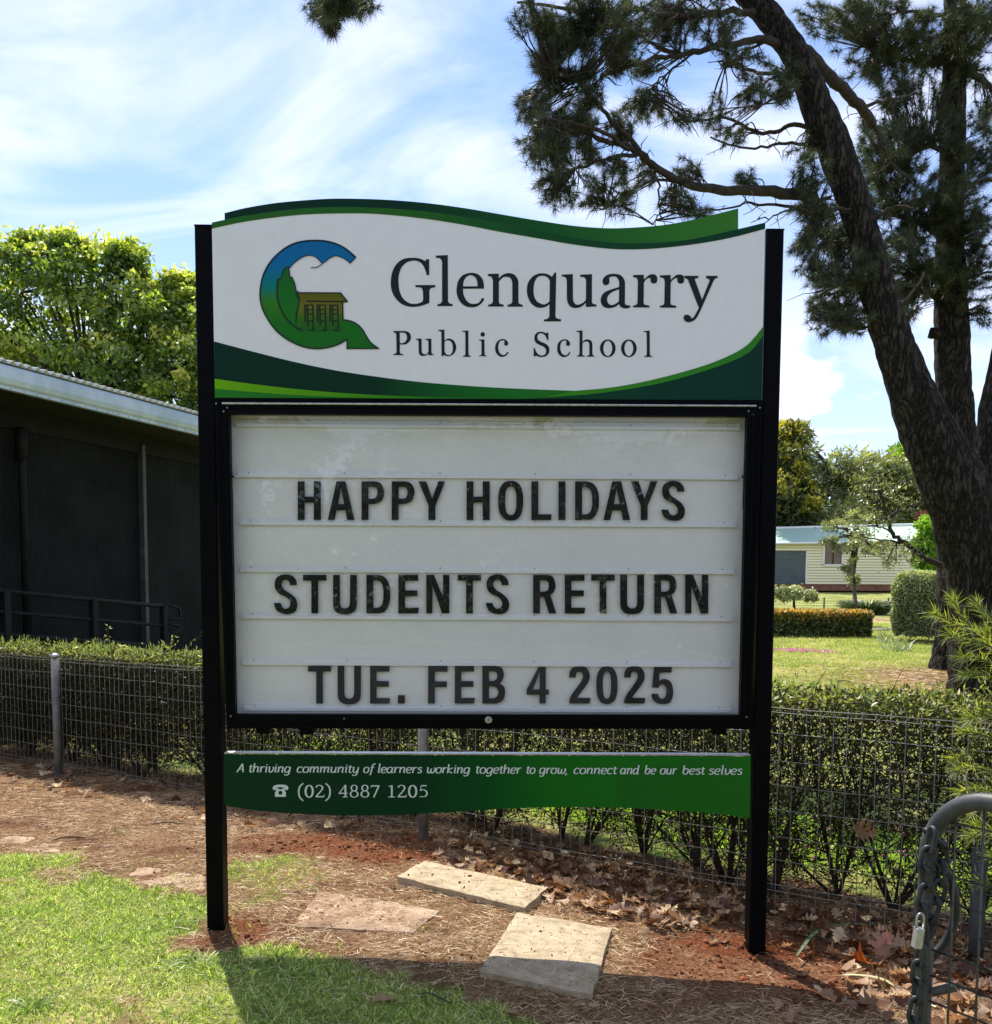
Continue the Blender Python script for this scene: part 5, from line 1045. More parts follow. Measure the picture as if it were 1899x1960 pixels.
trunk([(1885, 1000, 60), (1890, 930, 62), (1899, 850, 58), (1908, 770, 56), (1925, 680, 54), (1945, 560, 52), (1960, 430, 50), (1975, 300, 48)], 13.2, 13.2, 'trunk', M_pine, pine3, 36, 7)
trunk([(2000, 1320, 120), (1960, 1200, 90), (1920, 1080, 75), (1888, 1000, 62)], 13.2, 13.2, 'lower_trunk', M_pine, pine3, 36, 7)
# needle litter mound at the pine foot
X = rng.normal(pb.x - .3, .9, 9000); Y = rng.normal(pb.y + .6, 1.1, 9000); P = np.stack([X, Y, gh(X, Y) + .008], -1); a = rng.random(len(P)) * 6.28; D = np.stack([np.cos(a), np.sin(a), rng.uniform(0, .2, len(P))], -1)
tag(strip_mesh('pine_needle_litter', P, D, .13, .006, M_straw, droop=.05), 'reddish fallen needles around the foot of the leaning pine', 'needle litter', kind='stuff')

def leafy(name, label, cat, clumps, y, L, wd, mat, per, base=None, trunk_px=None, sub=14, thick=.7, tmat=None, group=None, droop=.0, pr=.30, crown='crown', fold=.2):
    """tree or bush: clumps are (u, v, rx, ry) ellipses in the photograph at depth y, filled with leaf sprays"""
    bp = gpt(*base) if base else at(clumps[0][0], clumps[0][1], y); root = empty(name, tuple(bp), label, cat, group); Pn, Dn, Rn = [], [], []
    br = MB(); b0 = None
    if trunk_px:
        P = px_path([q[:2] for q in trunk_px], y); W4 = [list(p) + [w[2] / 2 / FPX * y] for p, w in zip(P, trunk_px)]; Sp = spline(W4, 5); br.tube([Vector(q[:3]) for q in Sp], [q[3] for q in Sp], 12, jit=trunk_jit); b0 = Vector(Sp[-1][:3])
    for (u, v, rx, ry) in clumps:
        c = at(u, v, y + rng.normal() * thick * .3); sx, sy = rx / FPX * y, ry / FPX * y
        if b0 is not None: br.tube([b0, b0.lerp(c, .5) + Vector((0, 0, .1)), c], [.05 * y / 18, .035 * y / 18, .015 * y / 18], 6, cap=False)
        for k in range(sub):
            d = rdir(1)[0]; f = rng.random() ** .35; sc = c + Vector((d[0] * sx, d[1] * (sx + sy) * thick, d[2] * sy)) * f; r_ = pr * (sx + sy) / 2 * rng.uniform(.7, 1.3)
            n = per; q = np.array(tuple(sc)) + rng.normal(0, 1, (n, 3)) * r_ * np.array([.62, .62, .42]); Pn.append(q); dd = nrm(q - np.array(tuple(c))) * .5 + rdir(n) * .8; dd[:, 2] -= droop; Dn.append(dd)
            out_ = np.clip((d[2] * f + .5 * f), 0, 1); Rn.append(np.clip(rng.random(n) * .5 + out_ * .62 * rng.uniform(.6, 1.1), 0, 1))  # outer tops paler: young growth, plus sunlight put into the colour
            if b0 is not None and k % 4 == 0: br.tube([c, c.lerp(sc, .6) + Vector((0, 0, .03)), sc], [.015 * y / 18, .010 * y / 18, .005 * y / 18], 4, cap=False)
    if br.v: br.build('trunk', tmat or M_gum, root, True)
    P = np.concatenate(Pn); D = np.concatenate(Dn); n = len(P); leaf_mesh(crown, P, D, rng.uniform(.6, 1.15, n) * L, rng.uniform(.7, 1.1, n) * wd, mat, root, fold, np.concatenate(Rn)); return root
# left broadleaf tree over the roof
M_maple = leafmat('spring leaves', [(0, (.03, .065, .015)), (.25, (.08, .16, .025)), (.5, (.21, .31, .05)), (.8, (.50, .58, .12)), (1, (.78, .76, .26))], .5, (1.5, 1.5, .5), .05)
cl = [(40, 560, 85, 75), (120, 520, 80, 65), (60, 500, 70, 50), (200, 530, 70, 60), (60, 640, 95, 70), (170, 620, 90, 75), (260, 600, 75, 65), (330, 610, 60, 60), (360, 570, 45, 40), (300, 690, 80, 65), (210, 700, 90, 60), (110, 690, 90, 55), (350, 700, 60, 70), (20, 700, 60, 40), (410, 640, 60, 80), (430, 560, 50, 50), (420, 740, 60, 60), (330, 760, 70, 40), (240, 500, 40, 35), (-50, 600, 80, 90), (-40, 500, 60, 60), (480, 680, 70, 90), (130, 470, 35, 28), (65, 465, 35, 22), (340, 540, 25, 22), (325, 575, 40, 28), (372, 580, 30, 25), (285, 572, 35, 28), (150, 478, 28, 18), (228, 492, 25, 18)]
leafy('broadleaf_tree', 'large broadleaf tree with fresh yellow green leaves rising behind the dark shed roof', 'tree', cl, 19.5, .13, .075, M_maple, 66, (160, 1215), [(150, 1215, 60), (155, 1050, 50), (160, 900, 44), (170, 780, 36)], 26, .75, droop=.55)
# golden conifer and the trees behind the cream shed
M_gold = leafmat('golden conifer', [(0, (.014, .030, .010)), (.55, (.045, .075, .015)), (.74, (.36, .34, .03)), (1, (.80, .70, .07))], .3, (1.3, 1.2, .4), .05)
M_gumleaf = leafmat('grey green leaves', [(0, (.05, .07, .03)), (.5, (.17, .20, .07)), (1, (.44, .44, .18))], .4, gloss=.1)
M_fresh = leafmat('fresh green leaves', [(0, (.08, .17, .01)), (.5, (.17, .34, .02)), (1, (.30, .46, .05))], .5, gloss=.06)
M_dgreen = leafmat('deep green leaves', [(0, (.02, .05, .012)), (.5, (.05, .11, .02)), (1, (.14, .22, .05))], .4, gloss=.08)
leafy('golden_conifer', 'dark conifer with golden yellow tips just right of the sign post behind the cream building', 'tree', [(1500, 840, 28, 30), (1510, 870, 34, 30), (1505, 910, 45, 34), (1515, 950, 48, 34), (1520, 985, 52, 30), (1470, 960, 50, 60), (1480, 880, 40, 60)], 62, .40, .16, M_gold, 110, (1510, 1112), [(1505, 1112, 14), (1505, 900, 8)], 26, .8)
leafy('gum_tree', 'grey green spreading tree behind the left part of the cream roof', 'tree', [(1560, 900, 45, 35), (1600, 890, 45, 35), (1580, 930, 55, 30), (1540, 870, 25, 35), (1530, 830, 20, 18), (1620, 940, 45, 30), (1640, 900, 35, 35), (1560, 970, 50, 25), (1610, 985, 50, 20)], 68, .55, .16, M_gumleaf, 26, (1590, 1110), [(1570, 1110, 16), (1585, 1000, 12), (1615, 930, 8)], 20, .8, M_gum)
leafy('gum_tree', 'taller olive tree behind the middle of the cream roof', 'tree', [(1670, 890, 45, 28), (1700, 910, 50, 35), (1660, 930, 50, 35), (1720, 950, 55, 35), (1680, 975, 60, 30), (1750, 930, 40, 40), (1760, 980, 40, 30), (1790, 900, 40, 40), (1800, 960, 45, 40), (1640, 960, 40, 30), (1650, 900, 30, 25)], 74, .5, .15, M_gumleaf, 56, (1700, 1108), [(1700, 1108, 16), (1700, 960, 10)], 22, .8, M_gum)
leafy('bright_tree', 'bright spring green tree peeping out beside the leaning pine trunk', 'tree', [(1735, 860, 22, 18), (1725, 885, 28, 22), (1750, 890, 30, 30)], 85, .6, .3, M_fresh, 60, (1745, 1105), [(1745, 1105, 12), (1740, 900, 8)], 20)
leafy('dark_bush', 'deep green bush between the cream building and the pine trunk', 'bush', [(1775, 1040, 22, 25), (1790, 1070, 25, 25), (1780, 1010, 18, 20), (1770, 1080, 15, 15), (1800, 1000, 20, 30)], 52, .3, .14, M_fresh, 60, (1780, 1118), None, 20)
leafy('purple_bush', 'dark purple leaved bush behind the end of the cream roof', 'bush', [(1775, 990, 16, 10), (1790, 985, 14, 12)], 66, .35, .16, leafmat('purple leaves', [(0, (.06, .015, .02)), (1, (.22, .06, .07))], .4), 40, (1785, 1112), None, 10)
# far tree belt closing the view (low, behind everything; also left and right of the frame)
FB = []
for k in range(26):
    u = -2600 + k * 290 + rng.uniform(-60, 60); FB.append((u, 1010 + rng.uniform(-25, 30), 190, 85))
fbP, fbD = [], []
for (u, v, rx, ry) in FB:
    yb = 125; c = at(u, v, yb); n = 1500; q = rng.normal(0, 1, (n, 3)) * np.array([rx / FPX * yb * .5, 4, ry / FPX * yb * .45]) + np.array(tuple(c)); fbP.append(q); fbD.append(rdir(n))
q = np.concatenate(fbP); tag(leaf_mesh('far_trees', q, np.concatenate(fbD), 1.4, 1.0, M_dgreen), 'far belt of dark trees closing the view behind the garden', 'trees', kind='stuff')

# hedges and bushes of the garden
def box_hedge(name, label, cpx, w, d, h, y, L, wd, mat, n, rz=0, round_=.15, cat='hedge', low=.12, lean=0):
    base = gpt(*cpx); 
    root = empty(name, tuple(base), label, cat); 
    # points on the shell of a rounded box
    q = rng.uniform(-1, 1, (n, 3)); f = rng.integers(0, 5, n); ax = np.array([0, 0, 1, 1, 2])[f]; sg = np.where(np.array([1, -1, 1, -1, 1])[f] > 0, 1., -1.)
    q[np.arange(n), ax] = sg; q = q * (1 - round_ * (np.sum(q ** 4, 1, keepdims=True) - 1) / 2 * .35); q *= 1 - np.abs(rng.normal(0, .07, (n, 1)))
    bumps = 1 + .07 * (np.array([mn.noise(Vector(p) * 2.3) for p in q])[:, None]); q *= bumps
    P = q * np.array([w / 2, d / 2, h / 2]) + np.array([0, 0, h / 2 + .02]); c_, s_2 = math.cos(rz), math.sin(rz); P[:, :2] = P[:, :2] @ np.array([[c_, s_2], [-s_2, c_]]); P += np.array(tuple(base)); D = nrm(q) * .6 + rdir(n)
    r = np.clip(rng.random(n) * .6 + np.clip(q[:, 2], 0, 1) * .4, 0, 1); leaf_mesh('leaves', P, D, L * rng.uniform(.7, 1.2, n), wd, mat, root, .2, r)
    core = MB(); core.box((base.x, base.y, base.z + h * .5), (w * .78, d * .78, h * .8), Matrix.Rotation(rz, 3, 'Z')); core.build('stems', M_twig, root); return root
M_orange = leafmat('orange tipped leaves', [(0, (.02, .035, .008)), (.35, (.07, .11, .018)), (.58, (.30, .34, .04)), (.78, (.75, .42, .12)), (1, (.85, .60, .22))], .4, (1.3, 1.1, .5), .08)
M_silverg = leafmat('silvery leaves', [(0, (.07, .09, .04)), (.5, (.30, .34, .16)), (1, (.68, .70, .42))], .3, gloss=.1)
p1, p2 = gpt(1455, 1219), gpt(1655, 1219); wd_ = (p2 - p1).length
oh = box_hedge('orange_hedge', 'low clipped hedge with orange and yellow young leaves on the lawn right of the sign', (1556, 1217), wd_, .8, .55, p1.y, .075, .045, M_orange, 15000)
th = box_hedge('tall_hedge', 'tall silvery green rounded hedge block left of the pine trunks', (1768, 1228), 1.25, 1.1, 1.45, 18, .055, .035, M_silverg, 24000, -.5, .75)
leafy('clipped_bush', 'small silvery clipped bush on bare twigs below the roller door', 'bush', [(1500, 1130, 34, 10), (1530, 1133, 32, 11), (1475, 1133, 30, 12), (1515, 1142, 30, 10), (1550, 1142, 14, 10)], 27, .07, .04, M_silverg, 80, (1520, 1178), [(1522, 1178, 7), (1520, 1160, 5), (1520, 1140, 4)], 14)
# strappy clump
pz = gpt(1662, 1176); n = 900; a = rng.random(n) * 6.28; rr3 = rng.random(n) ** .5
P = np.stack([pz.x + np.cos(a) * .55 * rr3, pz.y + np.sin(a) * .4 * rr3, np.full(n, pz.z)], -1); D = np.stack([np.cos(a) * .7, np.sin(a) * .7, rng.uniform(.6, 1.3, n)], -1)
tag(strip_mesh('strappy_plant', P, D, rng.uniform(.7, 1.15, n), .04, leafmat('strappy leaves', [(0, (.02, .045, .015)), (.7, (.07, .12, .04)), (1, (.30, .34, .2))], .25, gloss=.12), droop=.4), 'dark clump of arching strap leaves in front of the cream building', 'plant')
for (u, v, lb) in ((1700, 1230, 'tuft of pale strappy leaves at the left foot of the tall hedge'), (1716, 1246, 'thin grassy tuft on the lawn before the tall hedge')):
    p = gpt(u, v); n = 60; a = rng.random(n) * 6.28; P = np.stack([p.x + rng.normal(0, .12, n), p.y + rng.normal(0, .12, n), np.full(n, p.z)], -1); D = np.stack([np.cos(a) * .5, np.sin(a) * .5, rng.uniform(.6, 1.2, n)], -1)
    tag(strip_mesh('strappy_plant', P, D, rng.uniform(.25, .5, n), .018, leafmat('pale strappy leaves', [(0, (.16, .22, .10)), (1, (.42, .46, .28))], .3), droop=.35), lb, 'plant')
# young staked tree in front of the building, and the overhanging branch from the right
leafy('young_tree', 'slender young tree with sparse grey green leaves tied beside a stake before the cream wall', 'tree', [(1600, 1010, 25, 16), (1640, 1000, 35, 22), (1650, 1030, 30, 18), (1625, 1045, 22, 14), (1590, 1035, 14, 10), (1628, 1080, 12, 20), (1635, 1110, 10, 16), (1670, 1050, 22, 12)], 25, .10, .045, M_gumleaf, 26, (1638, 1172), [(1640, 1172, 7), (1636, 1120, 5), (1632, 1070, 4), (1640, 1030, 3)], 12, .8, M_gum)
kb = MB(); P = px_path([(1655, 1110), (1672, 1080), (1690, 1050), (1700, 1030)], 25); 
p = gpt(1634, 1172); mb = MB(); mb.tube([p - Vector((0, 0, .1)), at(1633, 1095, p.y)], .02, 6); st = mb.build('stake', flat('green stake', (.05, .08, .06), .6)); tag(st, 'thin dark stake standing beside the young tree', 'stake')
NODES.clear(); ob = empty('overhanging_branch', tuple(at(1790, 1075, 13.8)), 'bare dark branch with few grey green leaves reaching in front of the cream building', 'branch')
mb = MB(); 
for a in (([(1815, 1085), (1770, 1068), (1735, 1040), (1710, 1022), (1698, 995), (1690, 960), (1680, 930)], 13, 4), ([(1735, 1040), (1700, 1035), (1660, 1030)], 5, 2), ([(1700, 1000), (1720, 970), (1740, 965), (1760, 985)], 5, 2), ([(1698, 995), (1730, 975), (1765, 960)], 4, 2), ([(1690, 960), (1670, 940), (1650, 945)], 4, 2), ([(1710, 1022), (1690, 1010), (1660, 1005)], 4, 2)):
    limb(a[0], a[1], a[2], 13.8, 13.6, mb, 6)
lp, ld = [], []
for c in ((1690, 930, 30, 20), (1660, 940, 25, 15), (1720, 1045, 35, 14), (1690, 1050, 25, 12), (1670, 1000, 30, 15), (1650, 1020, 20, 10), (1720, 960, 25, 12), (1745, 1060, 20, 12), (1705, 1068, 12, 16)):
    cc_ = at(c[0], c[1], 13.7)
    for k in range(9):
        b_ = min(NODES, key=lambda q: (q[0] - cc_).length)[0]; e = cc_ + Vector((rng.normal() * c[2], rng.normal() * c[2], rng.normal() * c[3])) * (.55 * 13.7 / FPX); mb.tube([b_, b_.lerp(e, .5) + Vector((0, 0, .02)), e], [.006, .004, .002], 4, cap=False)
        q = np.array(tuple(e)) + rng.normal(0, .045, (16, 3)); lp.append(q); ld.append(rdir(16) - np.array([0, 0, .5]))
mb.build('limbs', M_branch, ob, True); leaf_mesh('leaves', np.concatenate(lp), np.concatenate(ld), .06, .018, M_gumleaf, ob)

# grevillea at the right edge, behind the gate
gv = empty('needle_leaf_shrub', (2.15, 3.75, 0), 'yellow green shrub with long thin needle leaves leaning in from the right edge', 'shrub')
M_grev = leafmat('needle leaf shrub', [(0, (.05, .09, .015)), (.5, (.20, .28, .035)), (1, (.62, .64, .14))], .45, (1.3, 1.3, .5), .08)
mb = MB(); gp_, gd_, gl_ = [], [], []
def gbranch(pts, y0, y1, dens=1.0, L=.075):
    P = px_path(pts, y0, y1); Sp = [Vector(q) for q in spline([tuple(p) for p in P], 7)]; m = len(Sp); mb.tube(Sp, list(np.linspace(.0045, .0015, m)), 5, cap=False)
    for i in range(m):
        f = i / (m - 1)
        if f < .12: continue
        tdir = (Sp[min(i + 1, m - 1)] - Sp[max(0, i - 1)]).normalized()
        for k in range(int((7 if f < .9 else 16) * dens)):
            d = (tdir * rng.uniform(.5, 1.3) + Vector(rdir(1)[0]) * .62 + Vector((0, 0, .12))).normalized(); gp_.append(tuple(Sp[i] + Vector(rdir(1)[0]) * .004)); gd_.append(tuple(d)); gl_.append(L * rng.uniform(.6, 1.2))
root = (1990, 1420)
for pts, ya, yb in (([root, (1940, 1300), (1890, 1230), (1850, 1190), (1825, 1150)], 4.0, 3.9), ([root, (1920, 1260), (1870, 1215), (1810, 1185), (1790, 1175)], 4.0, 3.7), ([(1960, 1300), (1900, 1240), (1850, 1225), (1820, 1215)], 3.9, 3.7), ([(1960, 1250), (1915, 1200), (1890, 1180), (1872, 1160)], 4.0, 4.1),
                    ([(1980, 1330), (1930, 1290), (1880, 1262), (1845, 1258)], 3.9, 3.6), ([(1990, 1360), (1930, 1310), (1880, 1290), (1850, 1290)], 3.8, 3.6), ([(1990, 1440), (1940, 1390), (1890, 1370), (1860, 1375)], 3.6, 3.5), ([(1990, 1480), (1940, 1440), (1890, 1410), (1850, 1400)], 3.6, 3.4),
                    ([(1990, 1520), (1930, 1490), (1870, 1470), (1835, 1475)], 3.6, 3.4), ([(1990, 1560), (1930, 1530), (1880, 1510), (1845, 1515)], 3.5, 3.3), ([(1990, 1600), (1930, 1570), (1885, 1550), (1850, 1555)], 3.5, 3.3), ([(2000, 1650), (1940, 1610), (1890, 1590), (1862, 1600)], 3.5, 3.3), ([(2000, 1700), (1940, 1660), (1900, 1640)], 3.5, 3.3),
                    ([(1990, 1500), (1920, 1455), (1870, 1440), (1832, 1452)], 3.7, 3.6), ([(2000, 1330), (1950, 1260), (1910, 1230), (1890, 1210)], 4.0, 4.0), ([(2000, 1560), (1950, 1590), (1905, 1600), (1870, 1580)], 3.5, 3.4), ([(2000, 1690), (1950, 1690), (1910, 1700), (1880, 1690)], 3.6, 3.5)):
    gbranch(pts, ya, yb, 1.2)
V, F, r = strip_arrays(np.array(gp_), np.array(gd_), np.array(gl_), .0023, .12); npmesh('leaves', V, F, M_grev, r, gv); mb.build('stems', M_twig, gv, True)
gcol_ = gpt(1990, 1760)
mb = MB(); q0 = at(1990, 1420, 4.0); mb.tube([Vector((q0.x, q0.y, -.2)), Vector((q0.x + .02, q0.y, .4)), q0], [.02, .014, .006], 8); mb.build('stem', M_twig, gv, True)
# ------------------------------------------------------------------ dark school building on the left
M_clad = None
mcl, t, o = new_mat('fine ribbed cladding')
tcn = nd(t, 'ShaderNodeTexCoord'); sp_ = nd(t, 'ShaderNodeSeparateXYZ', {0: tcn.outputs['UV']}); mu = nd(t, 'ShaderNodeMath', {0: sp_.outputs[0], 1: 2 * math.pi / .033}, operation='MULTIPLY'); sn = nd(t, 'ShaderNodeMath', {0: mu.outputs[0]}, operation='SINE')
nz = nd(t, 'ShaderNodeTexNoise', {0: tcn.outputs['Object'], 'Scale': 1.5, 'Detail': 5.0}); cr_ = ramp(t, nz.outputs[0], [(.35, (.013, .015, .016)), (.65, (.025, .029, .032))])
bpn = nd(t, 'ShaderNodeBump', {'Strength': 1.0, 'Distance': .02, 'Height': sn.outputs[0]}); b = nd(t, 'ShaderNodeBsdfPrincipled', {'Base Color': cr_, 'Roughness': .7, 'Specular IOR Level': .12, 'Normal': bpn.outputs[0]}); t.links.new(b.outputs[0], o.inputs[0])
M_zinc = surf('zincalume gutter', [(0, (.36, .45, .55)), (1, (.54, .64, .75))], scale=3, rough=.5, metal=.15, stretch=(1, 1, .4), bump=.05, bscale=20)
M_roof = surf('zincalume roof', [(0, (.55, .56, .57)), (1, (.70, .71, .72))], scale=5, rough=.4, metal=.5)
M_dark = surf('charcoal paint', [(0, (.006, .007, .008)), (1, (.012, .014, .015))], scale=6, rough=.6, spec=.15)
M_soff = surf('dark soffit', [(0, (.012, .013, .013)), (1, (.022, .022, .021))], scale=4, rough=.7)
bd_ = Vector((.371, .928, 0)).normalized(); bnn = Vector((.928, -.371, 0))         # along the wall, and outwards towards the viewer
BO = at(313, 1145, 12.5); BO.z = 0                                                   # point under the gutter edge
def bp3(s, off, z): return BO + bd_ * s + bnn * off + Vector((0, 0, z))
def zline(s, off, u, vfun):                                                           # height of a line seen in the photograph
    p = bp3(s, off, 0); return p
SA, SB = -9.0, 3.2
def z_at(s, off, v_at_u):                                                             # height where the point (s, off) is seen on line v(u)
    p = bp3(s, off, 0); lo, hi = -1, 8
    for _ in range(40):
        z = (lo + hi) / 2; q = ROT.transposed() @ (p + Vector((0, 0, z)) - EYE); u = PX + FPX * q.x / -q.z; v = PY - FPX * q.y / -q.z
        if v > v_at_u(u): lo = z
        else: hi = z
    return z
zt = z_at(0, 0, lambda u: 692 + .2726 * u); zg_ = z_at(0, 0, lambda u: 740 + .2415 * u)
bld = empty('school_building', tuple(bp3(-2, -1, 0)), 'dark ribbed metal building with pale steel gutter and corrugated roof edge at the left', 'building')
# gutter: a curved fascia profile
gh_ = zt - zg_
prof = [(.00, zt), (.055, zt - .01), (.075, zt - .05), (.075, zg_ + .11), (.055, zg_ + .055), (.03, zg_ + .035), (.03, zg_), (.0, zg_), (-.08, zg_ + .01), (-.08, zt)]
mb = MB(); n = len(prof); la = [bp3(SA, a - .05, z) for a, z in prof]; lb = [bp3(SB, a - .05, z) for a, z in prof]; mb.add(la + lb, [(i, (i + 1) % n, n + (i + 1) % n, n + i) for i in range(n)] + [tuple(range(n)), tuple(range(n, 2 * n))[::-1]]); gu = mb.build('gutter', M_zinc, bld)
mb = MB()
for k in range(70):
    s = SA + .1 + k * (SB - SA) / 70; c = bp3(s, -.05 + .03, zg_ + .018); mb.tube([c, c + bnn * .006], [.009, .006], 6)
rv = mb.build('rivets', M_screw, gu); rv['kind'] = 'stuff'
# corrugated roof: real wave, just above the gutter
mb = MB(); pitch = .110; st_ = pitch / 8; ns_ = int((SB + .1 - SA) / st_); V = []; F = []
rise = math.tan(R(9))
for i in range(ns_ + 1):
    s = SA + i * st_; w = .020 * math.sin(2 * math.pi * s / pitch)
    for j, off in enumerate((.03, -2.5, -5.5)):
        V.append(bp3(s, off, zt + .030 + w + (.03 - off) * rise)); 
    for j, off in enumerate((.03, -2.5, -5.5)): V.append(bp3(s, off, zt + .026 + w + (.03 - off) * rise - .003))
for i in range(ns_):
    a, b2_ = i * 6, (i + 1) * 6; F += [(a, b2_, b2_ + 1, a + 1), (a + 1, b2_ + 1, b2_ + 2, a + 2), (a + 3, a + 4, b2_ + 4, b2_ + 3), (a + 4, a + 5, b2_ + 5, b2_ + 4), (a, a + 3, b2_ + 3, b2_)]
mb.add(V, F); rf = mb.build('roof_sheet', M_roof, bld, True)
# soffit, beam, wall
WO = -1.0
mb = MB(); mb.add([bp3(SA, -.12, zg_ + .05), bp3(SB, -.12, zg_ + .05), bp3(SB, WO - .1, zg_ + .05), bp3(SA, WO - .1, zg_ + .05), bp3(SA, -.12, zg_ + .09), bp3(SB, -.12, zg_ + .09), bp3(SB, WO - .1, zg_ + .09), bp3(SA, WO - .1, zg_ + .09)], [(0, 3, 2, 1), (4, 5, 6, 7), (0, 1, 5, 4)]); mb.build('soffit', M_soff, bld)
def bbox(s0_, s1_, o0, o1, z0, z1, name, mat, parent=bld):
    mb = MB(); vs = [bp3(s, o_2, z) for s in (s0_, s1_) for o_2 in (o0, o1) for z in (z0, z1)]; mb.add(vs, [(0, 1, 3, 2), (4, 6, 7, 5), (0, 4, 5, 1), (2, 3, 7, 6), (0, 2, 6, 4), (1, 5, 7, 3)]); return mb.build(name, mat, parent)
bbox(SA, SB, WO + .002, WO + .05, zg_ - .22, zg_ + .05, 'eave_beam', M_dark)
fl = .22
me = bpy.data.meshes.new('wall'); vv = [bp3(SA, WO, fl - .05), bp3(SB, WO, fl - .05), bp3(SB, WO, zg_ + .06), bp3(SA, WO, zg_ + .06), bp3(SB, WO - 5, fl - .05), bp3(SB, WO - 5, zg_ + 1.0), bp3(SA, WO - 5, fl - .05), bp3(SA, WO - 5, zg_ + 1.0)]
me.from_pydata([tuple(v) for v in vv], [], [(0, 1, 2, 3), (1, 4, 5, 2), (4, 6, 7, 5), (6, 0, 3, 7)]); uv = me.uv_layers.new(name='UVMap')
for poly in me.polygons:
    for li in poly.loop_indices:
        p = me.vertices[me.loops[li].vertex_index].co; uv.data[li].uv = ((p - BO).dot(bd_) if poly.index in (0, 2) else (p - BO).dot(bnn), p.z)
me.materials.append(mcl); w = bpy.data.objects.new('wall', me); link(w, bld); w.matrix_parent_inverse = bld.matrix_world.inverted()
for u_, wd_2, nm_, mt in ((281, .06, 'steel_column', surf('dull steel column', [(0, (.04, .043, .04)), (1, (.09, .093, .085))], scale=4, rough=.6)), (52, .11, 'downpipe', M_dark)):
    # find s where the wall front is seen at column u_
    best = min(np.linspace(SA, SB, 600), key=lambda s: abs((lambda q: PX + FPX * q.x / -q.z)(ROT.transposed() @ (bp3(s, WO + .1, 1.0) - EYE)) - u_))
    if nm_ == 'downpipe':
        mb = MB(); ztop = 1.33 + 1.9; mb.tube([bp3(best, WO + .1, fl), bp3(best, WO + .1, ztop), bp3(best, WO + .1, ztop + .45)], [.05, .05, .05], 14); dp = mb.build('downpipe', M_dark, bld, True)
        mb = MB(); zt2 = z_at(best, WO + .1, lambda u: 818); mb2 = MB(); mb2.tube([bp3(best, WO + .1, zt2 - .40), bp3(best, WO + .1, zt2 - .03), bp3(best, WO + .1, zt2)], [.068, .068, .05], 14); mb2.build('pipe_collar', M_dark, dp, True)
        # cut the pipe below the collar top
        for v in dp.data.vertices:
            if v.co.z > zt2 - .02: v.co.z = zt2 - .02
    else: bbox(best, best + wd_2, WO + .002, WO + .09, fl, zg_ - .1, nm_, mt)
bbox(SA, SB, WO - .02, WO + .6, fl - .12, fl - .02, 'floor_edge', M_dark)
bbox(SA, SB, WO - 4, WO - .1, -.3, fl - .12, 'dark_underfloor', M_dark)
# ramp handrail
RO = 1.15 + WO
rail_ = empty('ramp_handrail', tuple(bp3(-1, RO, 0)), 'dark grey tubular handrail of the ramp in front of the ribbed building', 'handrail')
def s_at(u_, off): return min(np.linspace(SA, 6, 1500), key=lambda s: abs((lambda q: PX + FPX * q.x / -q.z)(ROT.transposed() @ (bp3(s, off, 1.2) - EYE)) - u_))
sL, sR = s_at(-150, RO), s_at(316, RO)
zr = lambda s, v0, k: z_at(s, RO, lambda u: v0 + k * u)
def railt(v0, k, r, name, s_a=sL, s_b=sR):
    mb = MB(); mb.tube([bp3(s_a, RO, zr(s_a, v0, k)), bp3(s_b, RO, zr(s_b, v0, k))], r, 10); return mb.build(name, M_dark, rail_, True)
railt(1131, .094, .026, 'top_rail'); railt(1170.5, .086, .022, 'mid_rail'); railt(1214, .075, .03, 'bottom_rail')
for u_ in (10, 179, 313):
    s = s_at(u_, RO); mb = MB(); mb.box(bp3(s, RO, (zr(s, 1131, .094) + .05) / 2 - .02), (.075, .075, zr(s, 1131, .094) + .02), Matrix.Rotation(math.atan2(bd_.y, bd_.x), 3, 'Z')); mb.build('rail_post', M_dark, rail_)
# returned loops at the end of the rails
sE = s_at(345, RO)
for va, vb, nm_ in ((1158, 1185, 'rail_return'), (1194, 1206, 'rail_return')):
    za, zb2 = z_at(sR, RO, lambda u: va), z_at(sR, RO, lambda u: vb); mb = MB(); pts = [bp3(sR, RO, za), bp3(sE - .06, RO, za - .03), bp3(sE - .02, RO, za - .06), bp3(sE, RO, (za + zb2) / 2 - .03), bp3(sE - .02, RO, zb2 - .01), bp3(sE - .06, RO, zb2), bp3(sR, RO, zb2)]; mb.tube(pts, .021, 10); mb.build(nm_, M_dark, rail_, True)

# ------------------------------------------------------------------ cream weatherboard building far right
CY = 58.0
M_cream = surf('cream weatherboard paint', [(0, (.88, .81, .55)), (1, (.92, .86, .60))], scale=.8, rough=.6)
M_crim = surf('white trim', [(0, (.72, .74, .74)), (1, (.80, .82, .82))], scale=2, rough=.5)
M_mint = surf('pale green roof', [(0, (.50, .66, .56)), (1, (.62, .76, .66))], scale=.4, rough=.5)
M_brick = surf('brick base', [(0, (.16, .07, .045)), (1, (.28, .13, .09))], scale=3, rough=.9)
cr = empty('cream_building', tuple(at(1620, 1130, CY)), 'cream weatherboard building with pale green roof and grey roller door beyond the lawn', 'building')
def cp(u, v, dy=0): return at(u, v, CY + dy)
ul, ur = 1380, 1763
zb0 = cp(1600, 1118).z; zt0 = cp(1600, 1038).z; X0, X1 = cp(ul, 1100).x, cp(ur, 1100).x
dx0, dx1 = cp(1420, 1100).x, cp(1542, 1100).x; dzt = cp(1500, 1054.6).z; wx0, wx1 = cp(1578, 1060).x, cp(1611, 1060).x; wz0, wz1 = cp(1594, 1080).z, cp(1594, 1042).z
nb = 15; bh = (zt0 - zb0) / nb
